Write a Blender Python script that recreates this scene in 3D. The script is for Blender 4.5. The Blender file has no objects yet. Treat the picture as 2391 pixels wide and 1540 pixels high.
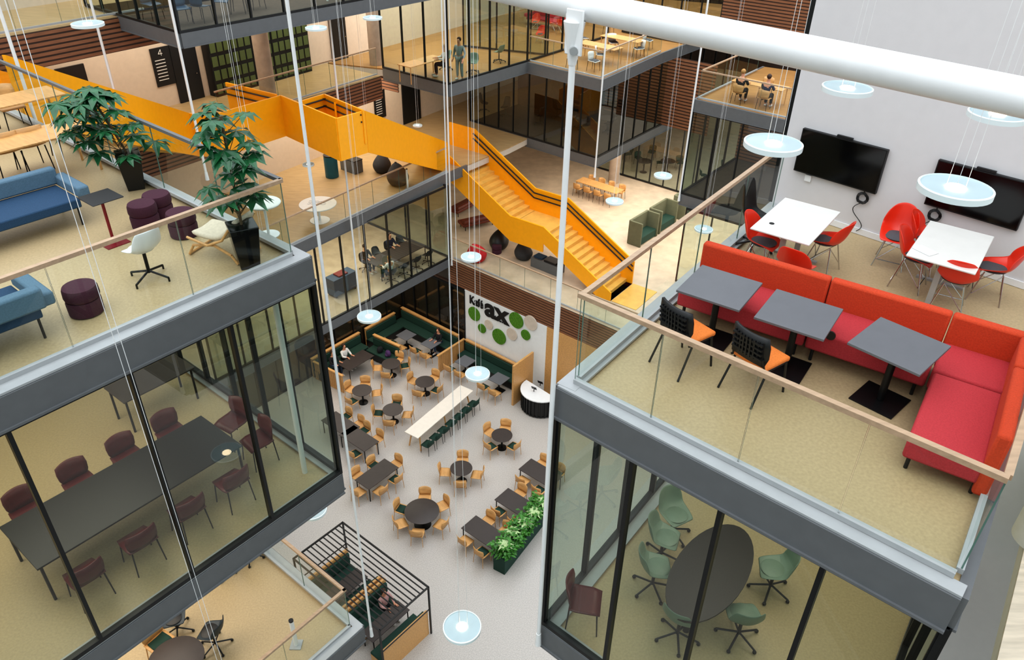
import bpy, math, random
from mathutils import Vector as Ve, Matrix as Mx
R=random.Random(7); PI=math.pi; rad=math.radians
SC=bpy.context.scene; COL=SC.collection
# ------------------------------------------------------------ camera
F=1796.; PIT=rad(33.3); ROL=rad(1.2); H=23.0
L0,L1,L2,L3=5.2,9.4,13.6,17.8
CAM=Ve((0,0,H))
f_=Ve((0,math.cos(PIT),-math.sin(PIT))); r0=Ve((1,0,0)); u0=Ve((0,math.sin(PIT),math.cos(PIT)))
r_=r0*math.cos(ROL)+u0*math.sin(ROL); u_=u0*math.cos(ROL)-r0*math.sin(ROL)
def ray(x,y): return f_+r_*((x-1195.5)/F)+u_*((770-y)/F)
def P(x,y,z):
    d=ray(x,y); return CAM+d*((z-H)/d.z)
def RT(x,y,t): return CAM+ray(x,y)*t
def V(x,y,p,d):
    n=Ve((d.y,-d.x,0)); r=ray(x,y); return CAM+r*((p-CAM).dot(n)/r.dot(n))
cd=bpy.data.cameras.new('camera'); cam=bpy.data.objects.new('camera',cd); COL.objects.link(cam)
cd.sensor_width=36; cd.lens=F/2391*36; cd.clip_end=300
m3=Mx((r_,u_,-f_)).transposed(); cam.matrix_world=Mx.Translation(CAM)@m3.to_4x4(); SC.camera=cam
def az(t): return Ve((math.sin(rad(t)),math.cos(rad(t)),0))
a=az(38); b=az(-51)
def zz(v,z): return Ve((v.x,v.y,z))
def rzd(d): return math.atan2(-d.x,d.y)      # rotation so local +Y looks along d
# ------------------------------------------------------------ materials
def lin(h):
    c=[int(h[i:i+2],16)/255 for i in (1,3,5)]
    return [x/12.92 if x<=.04045 else ((x+.055)/1.055)**2.4 for x in c]
def mat(n,h,rough=.5,metal=0,var=.08,scale=(6,6,6),bump=0,detail=3,emit=0,spec=.5):
    m=bpy.data.materials.new(n); m.use_nodes=True; N=m.node_tree.nodes; L=m.node_tree.links
    bs=N['Principled BSDF']; c=lin(h)
    tc=N.new('ShaderNodeTexCoord'); mp=N.new('ShaderNodeMapping'); mp.inputs['Scale'].default_value=scale
    nz=N.new('ShaderNodeTexNoise'); nz.inputs['Scale'].default_value=1; nz.inputs['Detail'].default_value=detail
    cr=N.new('ShaderNodeValToRGB')
    cr.color_ramp.elements[0].position=.3; cr.color_ramp.elements[1].position=.7
    cr.color_ramp.elements[0].color=[x*(1-var) for x in c]+[1]; cr.color_ramp.elements[1].color=[min(1,x*(1+var)) for x in c]+[1]
    L.new(tc.outputs['Object'],mp.inputs['Vector']); L.new(mp.outputs['Vector'],nz.inputs['Vector'])
    L.new(nz.outputs['Fac'],cr.inputs['Fac']); L.new(cr.outputs['Color'],bs.inputs['Base Color'])
    bs.inputs['Roughness'].default_value=rough; bs.inputs['Metallic'].default_value=metal
    bs.inputs['Specular IOR Level'].default_value=spec
    if bump:
        bp=N.new('ShaderNodeBump'); bp.inputs['Strength'].default_value=bump; bp.inputs['Distance'].default_value=.02
        L.new(nz.outputs['Fac'],bp.inputs['Height']); L.new(bp.outputs['Normal'],bs.inputs['Normal'])
    if emit:
        bs.inputs['Emission Color'].default_value=c+[1]; bs.inputs['Emission Strength'].default_value=emit
    return m
def glassmat(n,tint,base,edge):
    m=bpy.data.materials.new(n); m.use_nodes=True; N=m.node_tree.nodes; L=m.node_tree.links
    for x in list(N): N.remove(x)
    o=N.new('ShaderNodeOutputMaterial'); mx=N.new('ShaderNodeMixShader'); t=N.new('ShaderNodeBsdfTransparent'); g=N.new('ShaderNodeBsdfGlossy')
    t.inputs['Color'].default_value=(*tint,1); g.inputs['Roughness'].default_value=.012
    lw=N.new('ShaderNodeLayerWeight'); lw.inputs['Blend'].default_value=.5
    pw=N.new('ShaderNodeMath'); pw.operation='POWER'; pw.inputs[1].default_value=3.5
    ml=N.new('ShaderNodeMath'); ml.operation='MULTIPLY_ADD'; ml.inputs[1].default_value=edge; ml.inputs[2].default_value=base
    L.new(lw.outputs['Facing'],pw.inputs[0]); L.new(pw.outputs[0],ml.inputs[0]); L.new(ml.outputs[0],mx.inputs['Fac'])
    L.new(t.outputs[0],mx.inputs[1]); L.new(g.outputs[0],mx.inputs[2]); L.new(mx.outputs[0],o.inputs['Surface'])
    return m
GL=glassmat('window_glass',(.70,.78,.72),.10,.5); GR=glassmat('railing_glass',(.90,.95,.92),.05,.4); GE=mat('glass_edge','#5E7A70',.2)
lino=mat('linoleum','#AF9B78',.4,var=.1,scale=(30,30,30),detail=6)
linoy=mat('gallery_floor','#B0956C',.4,var=.1,scale=(2,9,2)); linoo=mat('amber_oak_floor','#9F7747',.4,var=.12,scale=(2,9,2)); darkfl=mat('dark_floor','#43362B',.8,var=.15)
terr=mat('terrazzo','#B4AEA8',.35,var=.2,scale=(30,30,30),detail=6)
oakfl=mat('stone_tile_floor','#C2B09A',.4,var=.13,scale=(2,2,2),detail=6)
beamm=mat('grey_steel','#67696B',.45,.1,.04); ledge=mat('pale_steel','#A4A6A7',.45,.05,.04)
dark=mat('black_frame','#1B1C1D',.4,.1,.05); ceilm=mat('ceiling_paint','#C9C2B8',.8,var=.03)
cream=mat('cream_wall','#D2C1AD',.8,var=.03); white=mat('white_wall','#D3D1D2',.85,var=.015); pwhite=mat('white_paint','#E6E7E7',.35,var=.02)
wood=mat('tan_rail_wood','#AE947A',.45,var=.12,scale=(3,20,20)); slatm=mat('brown_slat','#84593F',.55,var=.15,scale=(2,2,20))
oak=mat('oak','#C99A62',.4,var=.12,scale=(4,25,25)); dkwood=mat('dark_panel','#3B2A22',.6,var=.2)
orange=mat('orange_steel','#FBAA10',.4,var=.03); tread_m=mat('oak_tread','#DEAC55',.5,var=.1,scale=(3,3,12))
sorange=mat('orange_red_wool','#BE4221',.9,var=.1,scale=(60,60,60),bump=.15); sred=mat('red_wool','#AE363C',.9,var=.1,scale=(60,60,60),bump=.15)
greyt=mat('grey_tabletop','#66676B',.5,var=.03); black=mat('black_plastic','#151516',.45,var=.05); bsteel=mat('black_steel','#202021',.35,.5)
redp=mat('red_plastic','#DB331C',.3,var=.03); greyf=mat('grey_felt','#55565A',.95,var=.1,scale=(50,50,50)); chrome=mat('chrome','#C8C8C8',.2,1,.03)
orfab=mat('orange_fabric','#D77A35',.9,var=.1,scale=(50,50,50)); tvm=mat('tv_screen','#050506',.15,var=.02); gsteel=mat('grey_leg','#A9ABAB',.4,.3)
wtop=mat('white_laminate','#DCDAD5',.35,var=.02); blue=mat('blue_wool','#25435F',.9,var=.12,scale=(60,60,60),bump=.1); lblue=mat('pale_blue_wool','#587284',.9,var=.1,scale=(60,60,60),bump=.1)
plum=mat('plum_wool','#44202F',.9,var=.12,scale=(50,50,50),bump=.1); dred=mat('dark_red_steel','#7A1420',.4)
leaf=mat('leaf','#1D5733',.3,var=.35,scale=(8,8,8)); leaf2=mat('planter_leaf','#3A7426',.45,var=.45,scale=(9,9,9)); leafv=mat('variegated_leaf','#A9C08A',.4,var=.35,scale=(20,20,20)); stem=mat('stem','#5B4A33',.8)
potm=mat('black_pot','#0D0F12',.15); glossk=mat('gloss_black_top','#080B0C',.35); creamf=mat('cream_cushion','#CFC3AE',.9,var=.08,scale=(20,20,20)); burg=mat('burgundy_wood','#521013',.35,var=.15,scale=(4,20,20))
tabdk=mat('dark_tabletop','#3B3330',.45,var=.06); greens=mat('dark_green_seat','#18392E',.8,var=.1,scale=(30,30,30)); ctop=mat('beige_counter','#E0D6C9',.4,var=.03)
gshell=mat('sage_shell','#738676',.45); conc=mat('concrete','#A59484',.85,var=.12,scale=(3,3,3),detail=8,bump=.1); concp=mat('pale_concrete','#CBC6BE',.85,var=.05); olive=mat('olive_locker','#526038',.5,var=.06)
moss=mat('moss','#4F7F1E',1,var=.5,scale=(25,25,25),bump=.6); felt=mat('beige_felt','#CDBFB0',.95,var=.05); beang=mat('charcoal_bag','#3A3A3C',.85,var=.1); beanr=mat('red_bag','#B81E25',.8)
leather=mat('brown_leather','#6B2F1E',.45,var=.15); teal=mat('teal_bin','#145563',.4); gbooth=mat('moss_green_felt','#62644F',.95,var=.06); bseat=mat('blue_plastic','#2C4A68',.4)
pend=mat('pendant_rim','#DCE8EA',.3,var=.02); pdif=mat('pendant_diffuser','#A7B9BE',.3,var=.04,scale=(4,4,4)); lamp=mat('lamp_glow','#FFE9C0',.5,emit=8); letter=mat('black_letter','#151313',.6)
skin=mat('skin','#C99072',.55,var=.05); hairb=mat('brown_hair','#3A2416',.7,var=.2); hairy=mat('blond_hair','#A8804A',.7,var=.2)
cl_w=mat('white_cloth','#D9D8D6',.9); cl_g=mat('grey_cloth','#8C9796',.9); cl_k=mat('black_cloth','#16171B',.9); cl_b=mat('navy_cloth','#1D2740',.9); cl_j=mat('jeans','#3A4A60',.9); shoe=mat('shoe','#D5D2CC',.7)
# ------------------------------------------------------------ mesh helper
KID={}
class B:
    def __init__(s): s.v=[]; s.f=[]
    def add(s,vs,fs):
        o=len(s.v); s.v+= [tuple(v) for v in vs]; s.f+=[tuple(i+o for i in q) for q in fs]; return s
    def box(s,c,d,rz=0,rx=0):
        m=Mx.Rotation(rz,3,'Z')@Mx.Rotation(rx,3,'X'); c=Ve(c); x,y,z=d[0]/2,d[1]/2,d[2]/2
        vs=[c+m@Ve((i*x,j*y,k*z)) for k in(-1,1) for j in(-1,1) for i in(-1,1)]
        return s.add(vs,[(0,2,3,1),(4,5,7,6),(0,1,5,4),(2,6,7,3),(0,4,6,2),(1,3,7,5)])
    def cyl(s,p,q,r,r2=None,n=10):
        p=Ve(p);q=Ve(q); r2=r if r2 is None else r2; d=(q-p).normalized()
        u=d.cross(Ve((0,0,1)) if abs(d.z)<.9 else Ve((1,0,0))).normalized(); w=u.cross(d)
        vs=[c+(u*math.cos(2*PI*i/n)+w*math.sin(2*PI*i/n))*rr for c,rr in((p,r),(q,r2)) for i in range(n)]
        fs=[(i,n+i,n+(i+1)%n,(i+1)%n) for i in range(n)]+[tuple(range(n)),tuple(range(2*n-1,n-1,-1))]
        return s.add(vs,fs)
    def tube(s,pts,r,n=6):
        for i in range(len(pts)-1): s.cyl(pts[i],pts[i+1],r,n=n)
        return s
    def prism(s,poly,z0,z1):
        n=len(poly); ar=sum(poly[i][0]*poly[(i+1)%n][1]-poly[(i+1)%n][0]*poly[i][1] for i in range(n))
        if ar<0: poly=poly[::-1]
        vs=[(p[0],p[1],z0) for p in poly]+[(p[0],p[1],z1) for p in poly]
        return s.add(vs,[tuple(range(n-1,-1,-1)),tuple(range(n,2*n))]+[(i,(i+1)%n,n+(i+1)%n,n+i) for i in range(n)])
    def lathe(s,prof,c=(0,0,0),n=20,cap=True):
        c=Ve(c); k=len(prof)
        vs=[c+Ve((r*math.cos(2*PI*i/n),r*math.sin(2*PI*i/n),z)) for r,z in prof for i in range(n)]
        fs=[(j*n+i,j*n+(i+1)%n,(j+1)*n+(i+1)%n,(j+1)*n+i) for j in range(k-1) for i in range(n)]
        if cap: fs+=[tuple(range(n-1,-1,-1)),tuple(range((k-1)*n,k*n))]
        return s.add(vs,fs)
    def blob(s,c,rr,n=14,m=9,fn=None):
        c=Ve(c); vs=[];fs=[]
        for j in range(m+1):
            t=PI*j/m
            for i in range(n):
                p=Ve((math.sin(t)*math.cos(2*PI*i/n),math.sin(t)*math.sin(2*PI*i/n),math.cos(t)))
                if fn: p=fn(p)
                vs.append(c+Ve((p.x*rr[0],p.y*rr[1],p.z*rr[2])))
        for j in range(m):
            for i in range(n): fs.append((j*n+i,(j+1)*n+i,(j+1)*n+(i+1)%n,j*n+(i+1)%n))
        return s.add(vs,fs)
    def quad(s,p,q,r,t): return s.add([p,q,r,t],[(0,1,2,3)])
    def sheet(s,prof,nu=9):     # rows (y,z,halfwidth,curlz,curly)
        vs=[]
        for y,z,w,cz,cy in prof:
            for i in range(nu):
                u=-1+2*i/(nu-1); vs.append((u*w,y+cy*u*u,z+cz*u*u))
        return s.add(vs,[(j*nu+i,j*nu+i+1,(j+1)*nu+i+1,(j+1)*nu+i) for j in range(len(prof)-1) for i in range(nu-1)])
    def leaflet(s,c,d,L,w,dr):
        c=Ve(c); d=Ve(d); sd=d.cross(Ve((0,0,1)));
        if sd.length<1e-3: sd=Ve((1,0,0))
        sd.normalize(); md=c+d*L*.5-Ve((0,0,dr*.25)); tp=c+d*L-Ve((0,0,dr)); k=Ve((0,0,w*.25))
        return s.add([c,md-sd*w+k,md,md+sd*w+k,tp],[(0,2,1),(0,3,2),(1,2,4),(2,3,4)])
    def ob(s,name,m,par=None,bev=0,solid=0,sub=0,smooth=35):
        me=bpy.data.meshes.new(name); me.from_pydata(s.v,[],s.f); me.materials.append(m); me.update()
        if smooth: me.shade_smooth(); me.set_sharp_from_angle(angle=rad(smooth))
        o=bpy.data.objects.new(name,me); COL.objects.link(o)
        if par is not None: o.parent=par; KID.setdefault(par.name,[]).append(o)
        if solid: q=o.modifiers.new('s','SOLIDIFY'); q.thickness=solid; q.offset=0
        if sub: q=o.modifiers.new('u','SUBSURF'); q.levels=sub; q.render_levels=sub
        if bev: q=o.modifiers.new('b','BEVEL'); q.width=bev; q.segments=2; q.limit_method='ANGLE'
        return o
def T(name,label=None,cat=None,loc=(0,0,0),rz=0,group=None):
    o=bpy.data.objects.new(name,None); o.empty_display_size=.1; COL.objects.link(o); o.location=loc; o.rotation_euler=(0,0,rz)
    tag(o,label,cat,group); return o
def tag(o,label=None,cat=None,group=None):
    if label: o['label']=label
    if cat: o['category']=cat
    if group: o['group']=group
    return o
def dup(o,par=None):
    c=o.copy(); COL.objects.link(c)
    if par is not None: c.parent=par; KID.setdefault(par.name,[]).append(c)
    for ch in list(KID.get(o.name,[])): dup(ch,c)
    return c
class K:
    def __init__(s,fn,*ar): s.fn=fn; s.ar=ar; s.o=None
    def __call__(s,loc,rz,label,group=None,sc=1):
        if s.o is None: o=s.o=s.fn(*s.ar)
        else:
            o=dup(s.o)
            if 'group' in o: del o['group']
        o.location=loc; o.rotation_euler=(0,0,rz); o.scale=(sc,sc,sc); return tag(o,label,None,group)
NUM={}
def st(kind,m,mt,**k):
    if kind in('window','trim','door'): NUM[kind]=NUM.get(kind,0)+1; kind=f'{kind}_{NUM[kind]}'
    o=m.ob(kind,mt,**k); o['kind']='structure'; return o
# ------------------------------------------------------------ setting helpers
def slab(poly,z,mt,ceil=True):
    st('floor',B().prism([(p.x,p.y) for p in poly],z-.06,z),mt,smooth=0)
    if ceil: st('ceiling',B().prism([(p.x,p.y) for p in poly],z-.34,z-.062),ceilm,smooth=0)
def bar(m,p,q,w,z0,z1,off=0):
    d=(q-p); L=d.length; u=d.normalized(); n=Ve((u.y,-u.x,0)); c=(p+q)/2+n*off
    m.box((c.x,c.y,(z0+z1)/2),(L,w,z1-z0),math.atan2(u.y,u.x))
ZJ=[0]
def beam(p,q,z,dep=.36):
    ZJ[0]+=1; e=.0025*(ZJ[0]%3)
    p=zz(p,0);q=zz(q,0); m=B(); bar(m,p,q,.1,z-dep-e,z+.018+e); bar(m,p,q,.15,z-dep-.03-e,z-dep-e); st('trim',m,beamm)
def ledgestrip(p,q,z,w=.2,side=1,e=0):      # pale ledge between slab edge and railing
    m=B(); bar(m,zz(p,0),zz(q,0),w,z+.026,z+.05+e,off=side*(w/2-.03)); st('trim',m,ledge)
def glass(p,q,z0,z1,n,mt=None):
    p=zz(p,0);q=zz(q,0); d=q-p; u=d.normalized(); rz=math.atan2(u.y,u.x); m=B()
    for k in range(n+1):
        c=p+d*k/n; m.box((c.x,c.y,(z0+z1)/2),(.05,.09,z1-z0),rz)
    bar(m,p,q,.086,z0-.002,z0+.07); bar(m,p,q,.086,z1-.07,z1+.002)
    o=st('window',m,dark)
    for k in range(n):
        c=p+d*(k/n)+u*.027; e=p+d*((k+1)/n)-u*.027
        B().quad((c.x,c.y,z0+.07),(e.x,e.y,z0+.07),(e.x,e.y,z1-.07),(c.x,c.y,z1-.07)).ob('pane',mt or GL,o)
def railing(pts,z,label,hm,h=1.15,seg=1.5,hr=.03):
    t=T('glass_railing',label,'railing',zz(pts[0],z)); o=zz(pts[0],z)
    hr_=B(); ch=B()
    for p,q in zip(pts[:-1],pts[1:]):
        p=zz(p,0)-zz(o,0);q=zz(q,0)-zz(o,0); d=q-p; n=max(1,round(d.length/seg)); u=d.normalized(); nn=Ve((u.y,-u.x,0))*.014
        bar(hr_,p-u*.03,q+u*.03,hr*2,h-.0,h+.05); bar(ch,p,q,.06,0.054,.11)
        for k in range(n):
            c=p+d*(k/n)+u*.005; e=p+d*((k+1)/n)-u*.005
            w=B().add([(c.x,c.y,.1),(e.x,e.y,.1),(e.x,e.y,h),(c.x,c.y,h)]+[(v.x,v.y,z_) for v in(c+nn,e+nn) for z_ in(.1,h)],[(0,1,2,3),(0,3,5,4),(1,6,7,2)]).ob('glass_panel',GR,t,smooth=0)
            w.data.materials.append(GE)
            for i in(1,2): w.data.polygons[i].material_index=1
    hr_.ob('handrail',hm,t); ch.ob('base_channel',ledge,t)
def slats(p,q,z0,z1,mt=slatm,n=None):
    p=zz(p,0);q=zz(q,0); m=B(); n=n or int((z1-z0)/.13)
    for k in range(n):
        z=z0+(z1-z0)*(k+.15)/n; bar(m,p,q,.06,z,z+(z1-z0)/n*.62)
    st('trim',m,mt); k=B(); bar(k,p,q,.02,z0,z1); st('trim',k,dkwood)
def wall(name,p,q,z0,z1,mt,th=.2,off=0):
    m=B(); bar(m,zz(p,0),zz(q,0),th,z0,z1,off=off); return st(name,m,mt,smooth=0)
def area(loc,sx,sy,pw,col=(1,.91,.79),rz=0):  # added fill lamp that warms and brightens an interior, not a visible fixture
    l=bpy.data.lights.new('interior_fill_light','AREA'); l.shape='RECTANGLE'; l.size=sx; l.size_y=sy; l.energy=pw*1.15; l.color=col
    o=bpy.data.objects.new('interior_fill_light',l); COL.objects.link(o); o.location=loc; o.rotation_euler=(0,0,rz)
ra=math.atan2(a.y,a.x); ANG=rzd(a)
# ------------------------------------------------------------ building shell
st('floor',B().prism([(-45,-12),(45,-12),(45,75),(-45,75)],-.2,0),terr,smooth=0)
# left tower
CL=zz(P(722,603,L3),0); LP=[CL,CL-a*14,CL-a*14+b*10.4,CL+b*10.4]
for z in (L3,L2,L1):
    slab(LP,z,lino); beam(CL-a*14,CL,z); beam(CL,CL+b*10.4,z); ledgestrip(CL-a*14,CL,z,.17,-1,.004); ledgestrip(CL,CL+b*10.4,z,.16,-1)
glass(CL-a*12.6,CL,L2+.06,L3-.36,9); glass(CL+b*.05,CL+b*7,L2+.06,L3-.36,7)
wall('wall_back_left_room',CL+b*7,CL+b*7-a*14,L2,L3-.36,cream,.15)
railing([CL-a*14+b*.17,CL+b*.17-a*.17],L3,'glass railing with tan wooden handrail along the front of the blue sofa deck',wood)
railing([CL+b*.2-a*.15,CL+b*10.3-a*.15],L3,'glass railing with dark handrail behind the two potted plants',beamm,seg=1.7)
railing([CL-a*6+b*.17,CL+(b-a)*.17,CL+b*6-a*.17],L1,'lowest left glass railing above the slatted booth',wood)
# right tower
c0=zz(P(1305,905,L3),0); c1=zz(P(1797,482,L3),0); c3=zz(P(2245,1397,L3),0)
wA=zz(P(1965,533,L3),0); wB=zz(P(2391,675,L3),0); wdr=(wB-wA).normalized()
def isect(p,d,q,e):
    den=d.x*e.y-d.y*e.x; t=((q.x-p.x)*e.y-(q.y-p.y)*e.x)/den; return p+d*t
da=(c1-c0).normalized(); db=(c3-c0).normalized()
c1=isect(c0,da,wA,wdr); c2=isect(c3,da,wA,wdr); RP=[c0,c1,c2,c3]
for z in (L3,L2):
    slab(RP,z,lino); beam(c0,c1,z); beam(c0,c3,z); beam(c3,c2,z); ledgestrip(c0,c1,z,.24,1,.004); ledgestrip(c0,c3,z,.15,-1)
glass(c0,c3,L2+.06,L3-.36,4); glass(c0,c1,L2+.06,L3-.36,6); glass(c3,c3+da*6,L2+.06,L3-.36,4)
railing([c1-da*.3+db*.13,c0+db*.13+da*.2],L3,'long glass railing with tan handrail running from the deck corner to the white wall',wood)
railing([c0+db*.12+da*.14,c3-db*.1+da*.14],L3,'front glass railing with tan handrail before the grey pedestal tables',wood,seg=1.05)
railing([c3-db*.08+da*.2,c3-db*.08+da*4.6],L3,'glass railing at the right end behind the last red sofa module',wood)
wall('wall_right',c1,c1+wdr*9,0,28,white,.2,off=-.1)
m=B(); bar(m,c1+wdr*.3,c1+wdr*5.2,.02,L3+.005,L3+.1,off=.012); st('baseboard_right',m,pwhite)
for k in range(3): glass(c1-wdr*.05+da*.1,c1-wdr*.05+da*2.2,(L1,L2,L3)[k]+.02,(L2,L3,27)[k]-.1,2)
# pale landing beyond the right deck
slab([c3+db*.7-da*3,c3+db*.7+da*9,c3+db*9+da*9,c3+db*9-da*3],L3-2.1,mat('pale_oak_floor','#C9BDAC',.4,var=.15,scale=(2,14,2)))
# unseen galleries and window front, added behind the viewer to structure glass reflections
F0,F1=Ve((-40,-9,0)),Ve((40,-9,0))
for k,(z0,z1) in enumerate(((.1,L0),(L0,L1),(L1,L2),(L2,L3),(L3,27))): glass(F0,F1,z0+.3,z1-.4,24); m=B(); bar(m,F0,F1,.3,z1-.39,z1+.29); st('trim',m,beamm)
for z,y in((L0,-2.5),(L1,-4.5),(L2,-4.5)): slab([Ve((-30,-8.8,0)),Ve((-1,-8.8,0)),Ve((-1,y,0)),Ve((-30,y,0))],z,darkfl); slab([Ve((1,-8.8,0)),Ve((30,-8.8,0)),Ve((30,y-1,0)),Ve((1,y-1,0))],z,darkfl); beam(Ve((-30,y,0)),Ve((-1,y,0)),z); beam(Ve((1,y-1,0)),Ve((30,y-1,0)),z)
# back-left wall and galleries
w0=zz(P(490,222,L2),0); w1=zz(P(745,152,L2),0); wd=(w1-w0).normalized(); nW=Ve((wd.y,-wd.x,0))
wall('wall_left',w0-wd*25,w0+wd*45,0,27,cream,.2,off=-.1)
for z,e0_,e1_ in((L2,-22,6.4),(L3,-22,6)):
    slab([w0+wd*e0_,w0+wd*e1_,w0+wd*e1_+nW*3.4,w0+wd*e0_+nW*3.4],z,linoy)
    slats(w0+wd*e0_+nW*3.42,w0+wd*e1_+nW*3.42,z-1.0,z-.02)
railing([w0+wd*-2+nW*3.3,w0+wd*6.3+nW*3.3],L2,'glass railing along the gallery before the green lockers',wood,seg=1.4)
railing([w0+wd*-16+nW*3.3,w0+wd*-4+nW*3.3],L3,'glass railing on the topmost left gallery above brown slats',wood,seg=1.4)
# top box (level 3) with blue chairs
Fc=zz(P(420,80,L3),0)
slab([Fc,Fc+a*11,Fc+a*11+b*5.6,Fc+b*5.6],L3,darkfl); beam(Fc,Fc+a*11,L3); beam(Fc,Fc+b*5.6,L3)
glass(Fc,Fc+a*11,L3+.03,L3+3.8,9); glass(Fc,Fc+b*5.6,L3+.03,L3+3.8,5)
# centre boxes
Cl=zz(P(895,160,L2),0); Cc=zz(P(1047,199,L2),0); Ci=zz(P(1231,145,L2),0); Dc=zz(P(1405,187,L2),0); Dr=zz(P(1546,124,L2),0)
slab([Cl,Cc,Ci,Dc,Dr,Dr+a*15,w0+wd*30,w0+wd*6.5],L2,linoo)
for p,q in((Cl,Cc),(Cc,Ci),(Ci,Dc),(Dc,Dr),(Dr,Dr+a*10)): beam(p,q,L2,.46)
glass(Cl,Cc,L2+.03,L3-.3,3); glass(Cc,Ci,L2+.03,L3-.3,4); glass(Ci,Ci+a*7,L2+.03,L3-.3,5)
glass(Cl+a*5.5,Ci+a*1.6,L2+.03,L3-.3,5); glass(Ci+a*8.5,Ci+a*8.5-b*9,L2+.03,L3-.3,8)
railing([Ci-b*.1+a*.1,Dc+(b+a)*.1,Dr+b*.1],L2,'glass railing round the study deck with grey chairs and oak tables',wood,seg=1.4)
e0=zz(P(690,578,L1),0); e1=zz(P(1050,402,L1),0); D1=zz(P(1232,322,L1),0); D2=zz(P(1392,370,L1),0); D3=zz(P(1528,300,L1),0)
slab([w0-wd*8,e0-a*3,e1,e1+a*4.4,D1,D2,D3,D3+a*15,w0+wd*30],L1,linoy)
st('floor',B().prism([(v.x,v.y) for v in(D1+b*3.9+a*.1,D1+a*.1,D2+b*.1+a*.1,D3+b*.1,D3+b*.1+a*8,D1+a*13,D1+a*9+b*4)],L1+.002,L1+.012),darkfl,smooth=0)  # dark sheet laid over the floor, imitates the dimness of the glass room
for p,q in((e0-a*3,e1),(e1,e1+a*1.2),(D1,D2),(D2,D3),(D3,D3+a*8),(D1+b*4,D1)): beam(p,q,L1,.42)
ledgestrip(e0-a*3,e1,L1,.2,-1)
glass(D1,D2,L1+.03,L2-.42,4); glass(D2,D3,L1+.03,L2-.42,5); glass(D1+b*4,D1,L1+.03,L2-.42,4); glass(D3,D3+a*8,L1+.03,L2-.42,5)
wall('wall_lounge_dark',D1+b*4+a*4.2,D1+a*4.2-b*1,L1,L2-.4,dkwood,.12); slats(D1+a*6.5-b*.5,D1+a*6.5-b*7,L1+.05,L2-.5,n=22)  # dark wall added so the room behind the glass looks dim
railing([e0-a*2+b*.1,e1+(b-a)*.1],L1,'glass railing before the round whiteboard table',wood,seg=1.6)
K_=zz(P(1050,603,L0),0)
slab([K_-a*13,K_,K_-b*15,K_-b*15+a*32,K_+a*32+b*16,K_-a*13+b*8],L0,oakfl)
beam(K_-a*13,K_,L0); glass(K_-a*13,K_,L0+.03,L1-.4,10); glass(K_,K_+b*6,L0+.03,L1-.4,4)
slats(K_,K_-b*15,L0-1.35,L0-.02); railing([K_-b*.2+a*.1,K_-b*12+a*.1],L0,'glass railing above the café wall before the beanbags',wood,h=1.1)
q=zz(P(1395,392,L0),0); glass(q,q-b*6.5,L0+.03,L1-.42,7)
# E terrace
Ec=zz(P(1622,232,L2),0); EP=[Ec,Ec-b*10,Ec-b*10+a*9,Ec+a*7]
for z,fm in((L2,linoo),(L1,darkfl)):  # lower floor coloured dark to imitate a dim room
    slab(EP,z,fm); beam(Ec,Ec-b*10,z,.46); beam(Ec,Ec+a*7,z,.46)
glass(Ec,Ec-b*8,L1+.03,L2-.46,7); glass(Ec,Ec+a*7,L1+.03,L2-.46,5); glass(Ec-a*.2-b*.5,Ec-b*8,L0+.03,L1-.46,6)
railing([Ec+a*6+(-b)*.1,Ec+(a-b)*.1,Ec-b*8+a*.1],L2,'glass railing of the small terrace where two people study',wood,seg=1.3)
slats(Ec+a*8+b*3,Ec+a*8-b*9,L2+.2,L2+3.4,n=22); slats(Ec+a*5.5+b*0,Ec+a*5.5-b*9,L1+.1,L2-.5,n=22)
# far wall
f0=Dr+a*15
wall('wall_back',f0-b*25,f0+b*45,L1-.2,27,dkwood,.3,off=.15); wall('wall_back',f0-b*3,f0+b*45,0,L1-.2,cream,.3,off=.15)
glass(f0-b*20,f0-b*3,L0+.02,L1-.25,14)
slats(f0-b*20-a*.3,f0+b*20-a*.3,L2+.3,L3,n=16)
slats(w0+wd*7.5+nW*1,w0+wd*7.5+nW*3.4,L2-1,L2-.05)
# café walls
J=zz(P(930,722,1.0),0); J=isect(J,a,K_,b)
wall('wall_cafe_left',J-a*14,J,0,L0-.42,dkwood,.15,off=-.1)
glass(J-a*13+nW*.05,J-a*.1+nW*.05,0.02,L0-.45,11)
kw0=V(1087,700,K_,b); kw1=V(1277,800,K_,b); kw0=zz(kw0,0); kw1=zz(kw1,0)
wall('wall_cafe_dark',J,kw0,0,L0-1.35,dkwood,.15,off=-.1); glass(J-a*.05,kw0-a*.05,.02,L0-1.4,5)
wall('wall_cafe_sign',kw0,kw1,0,L0-1.35,pwhite,.12)
wall('wall_cafe_oak',kw1,kw1-b*8,0,L0-1.35,oak,.12)
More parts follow.
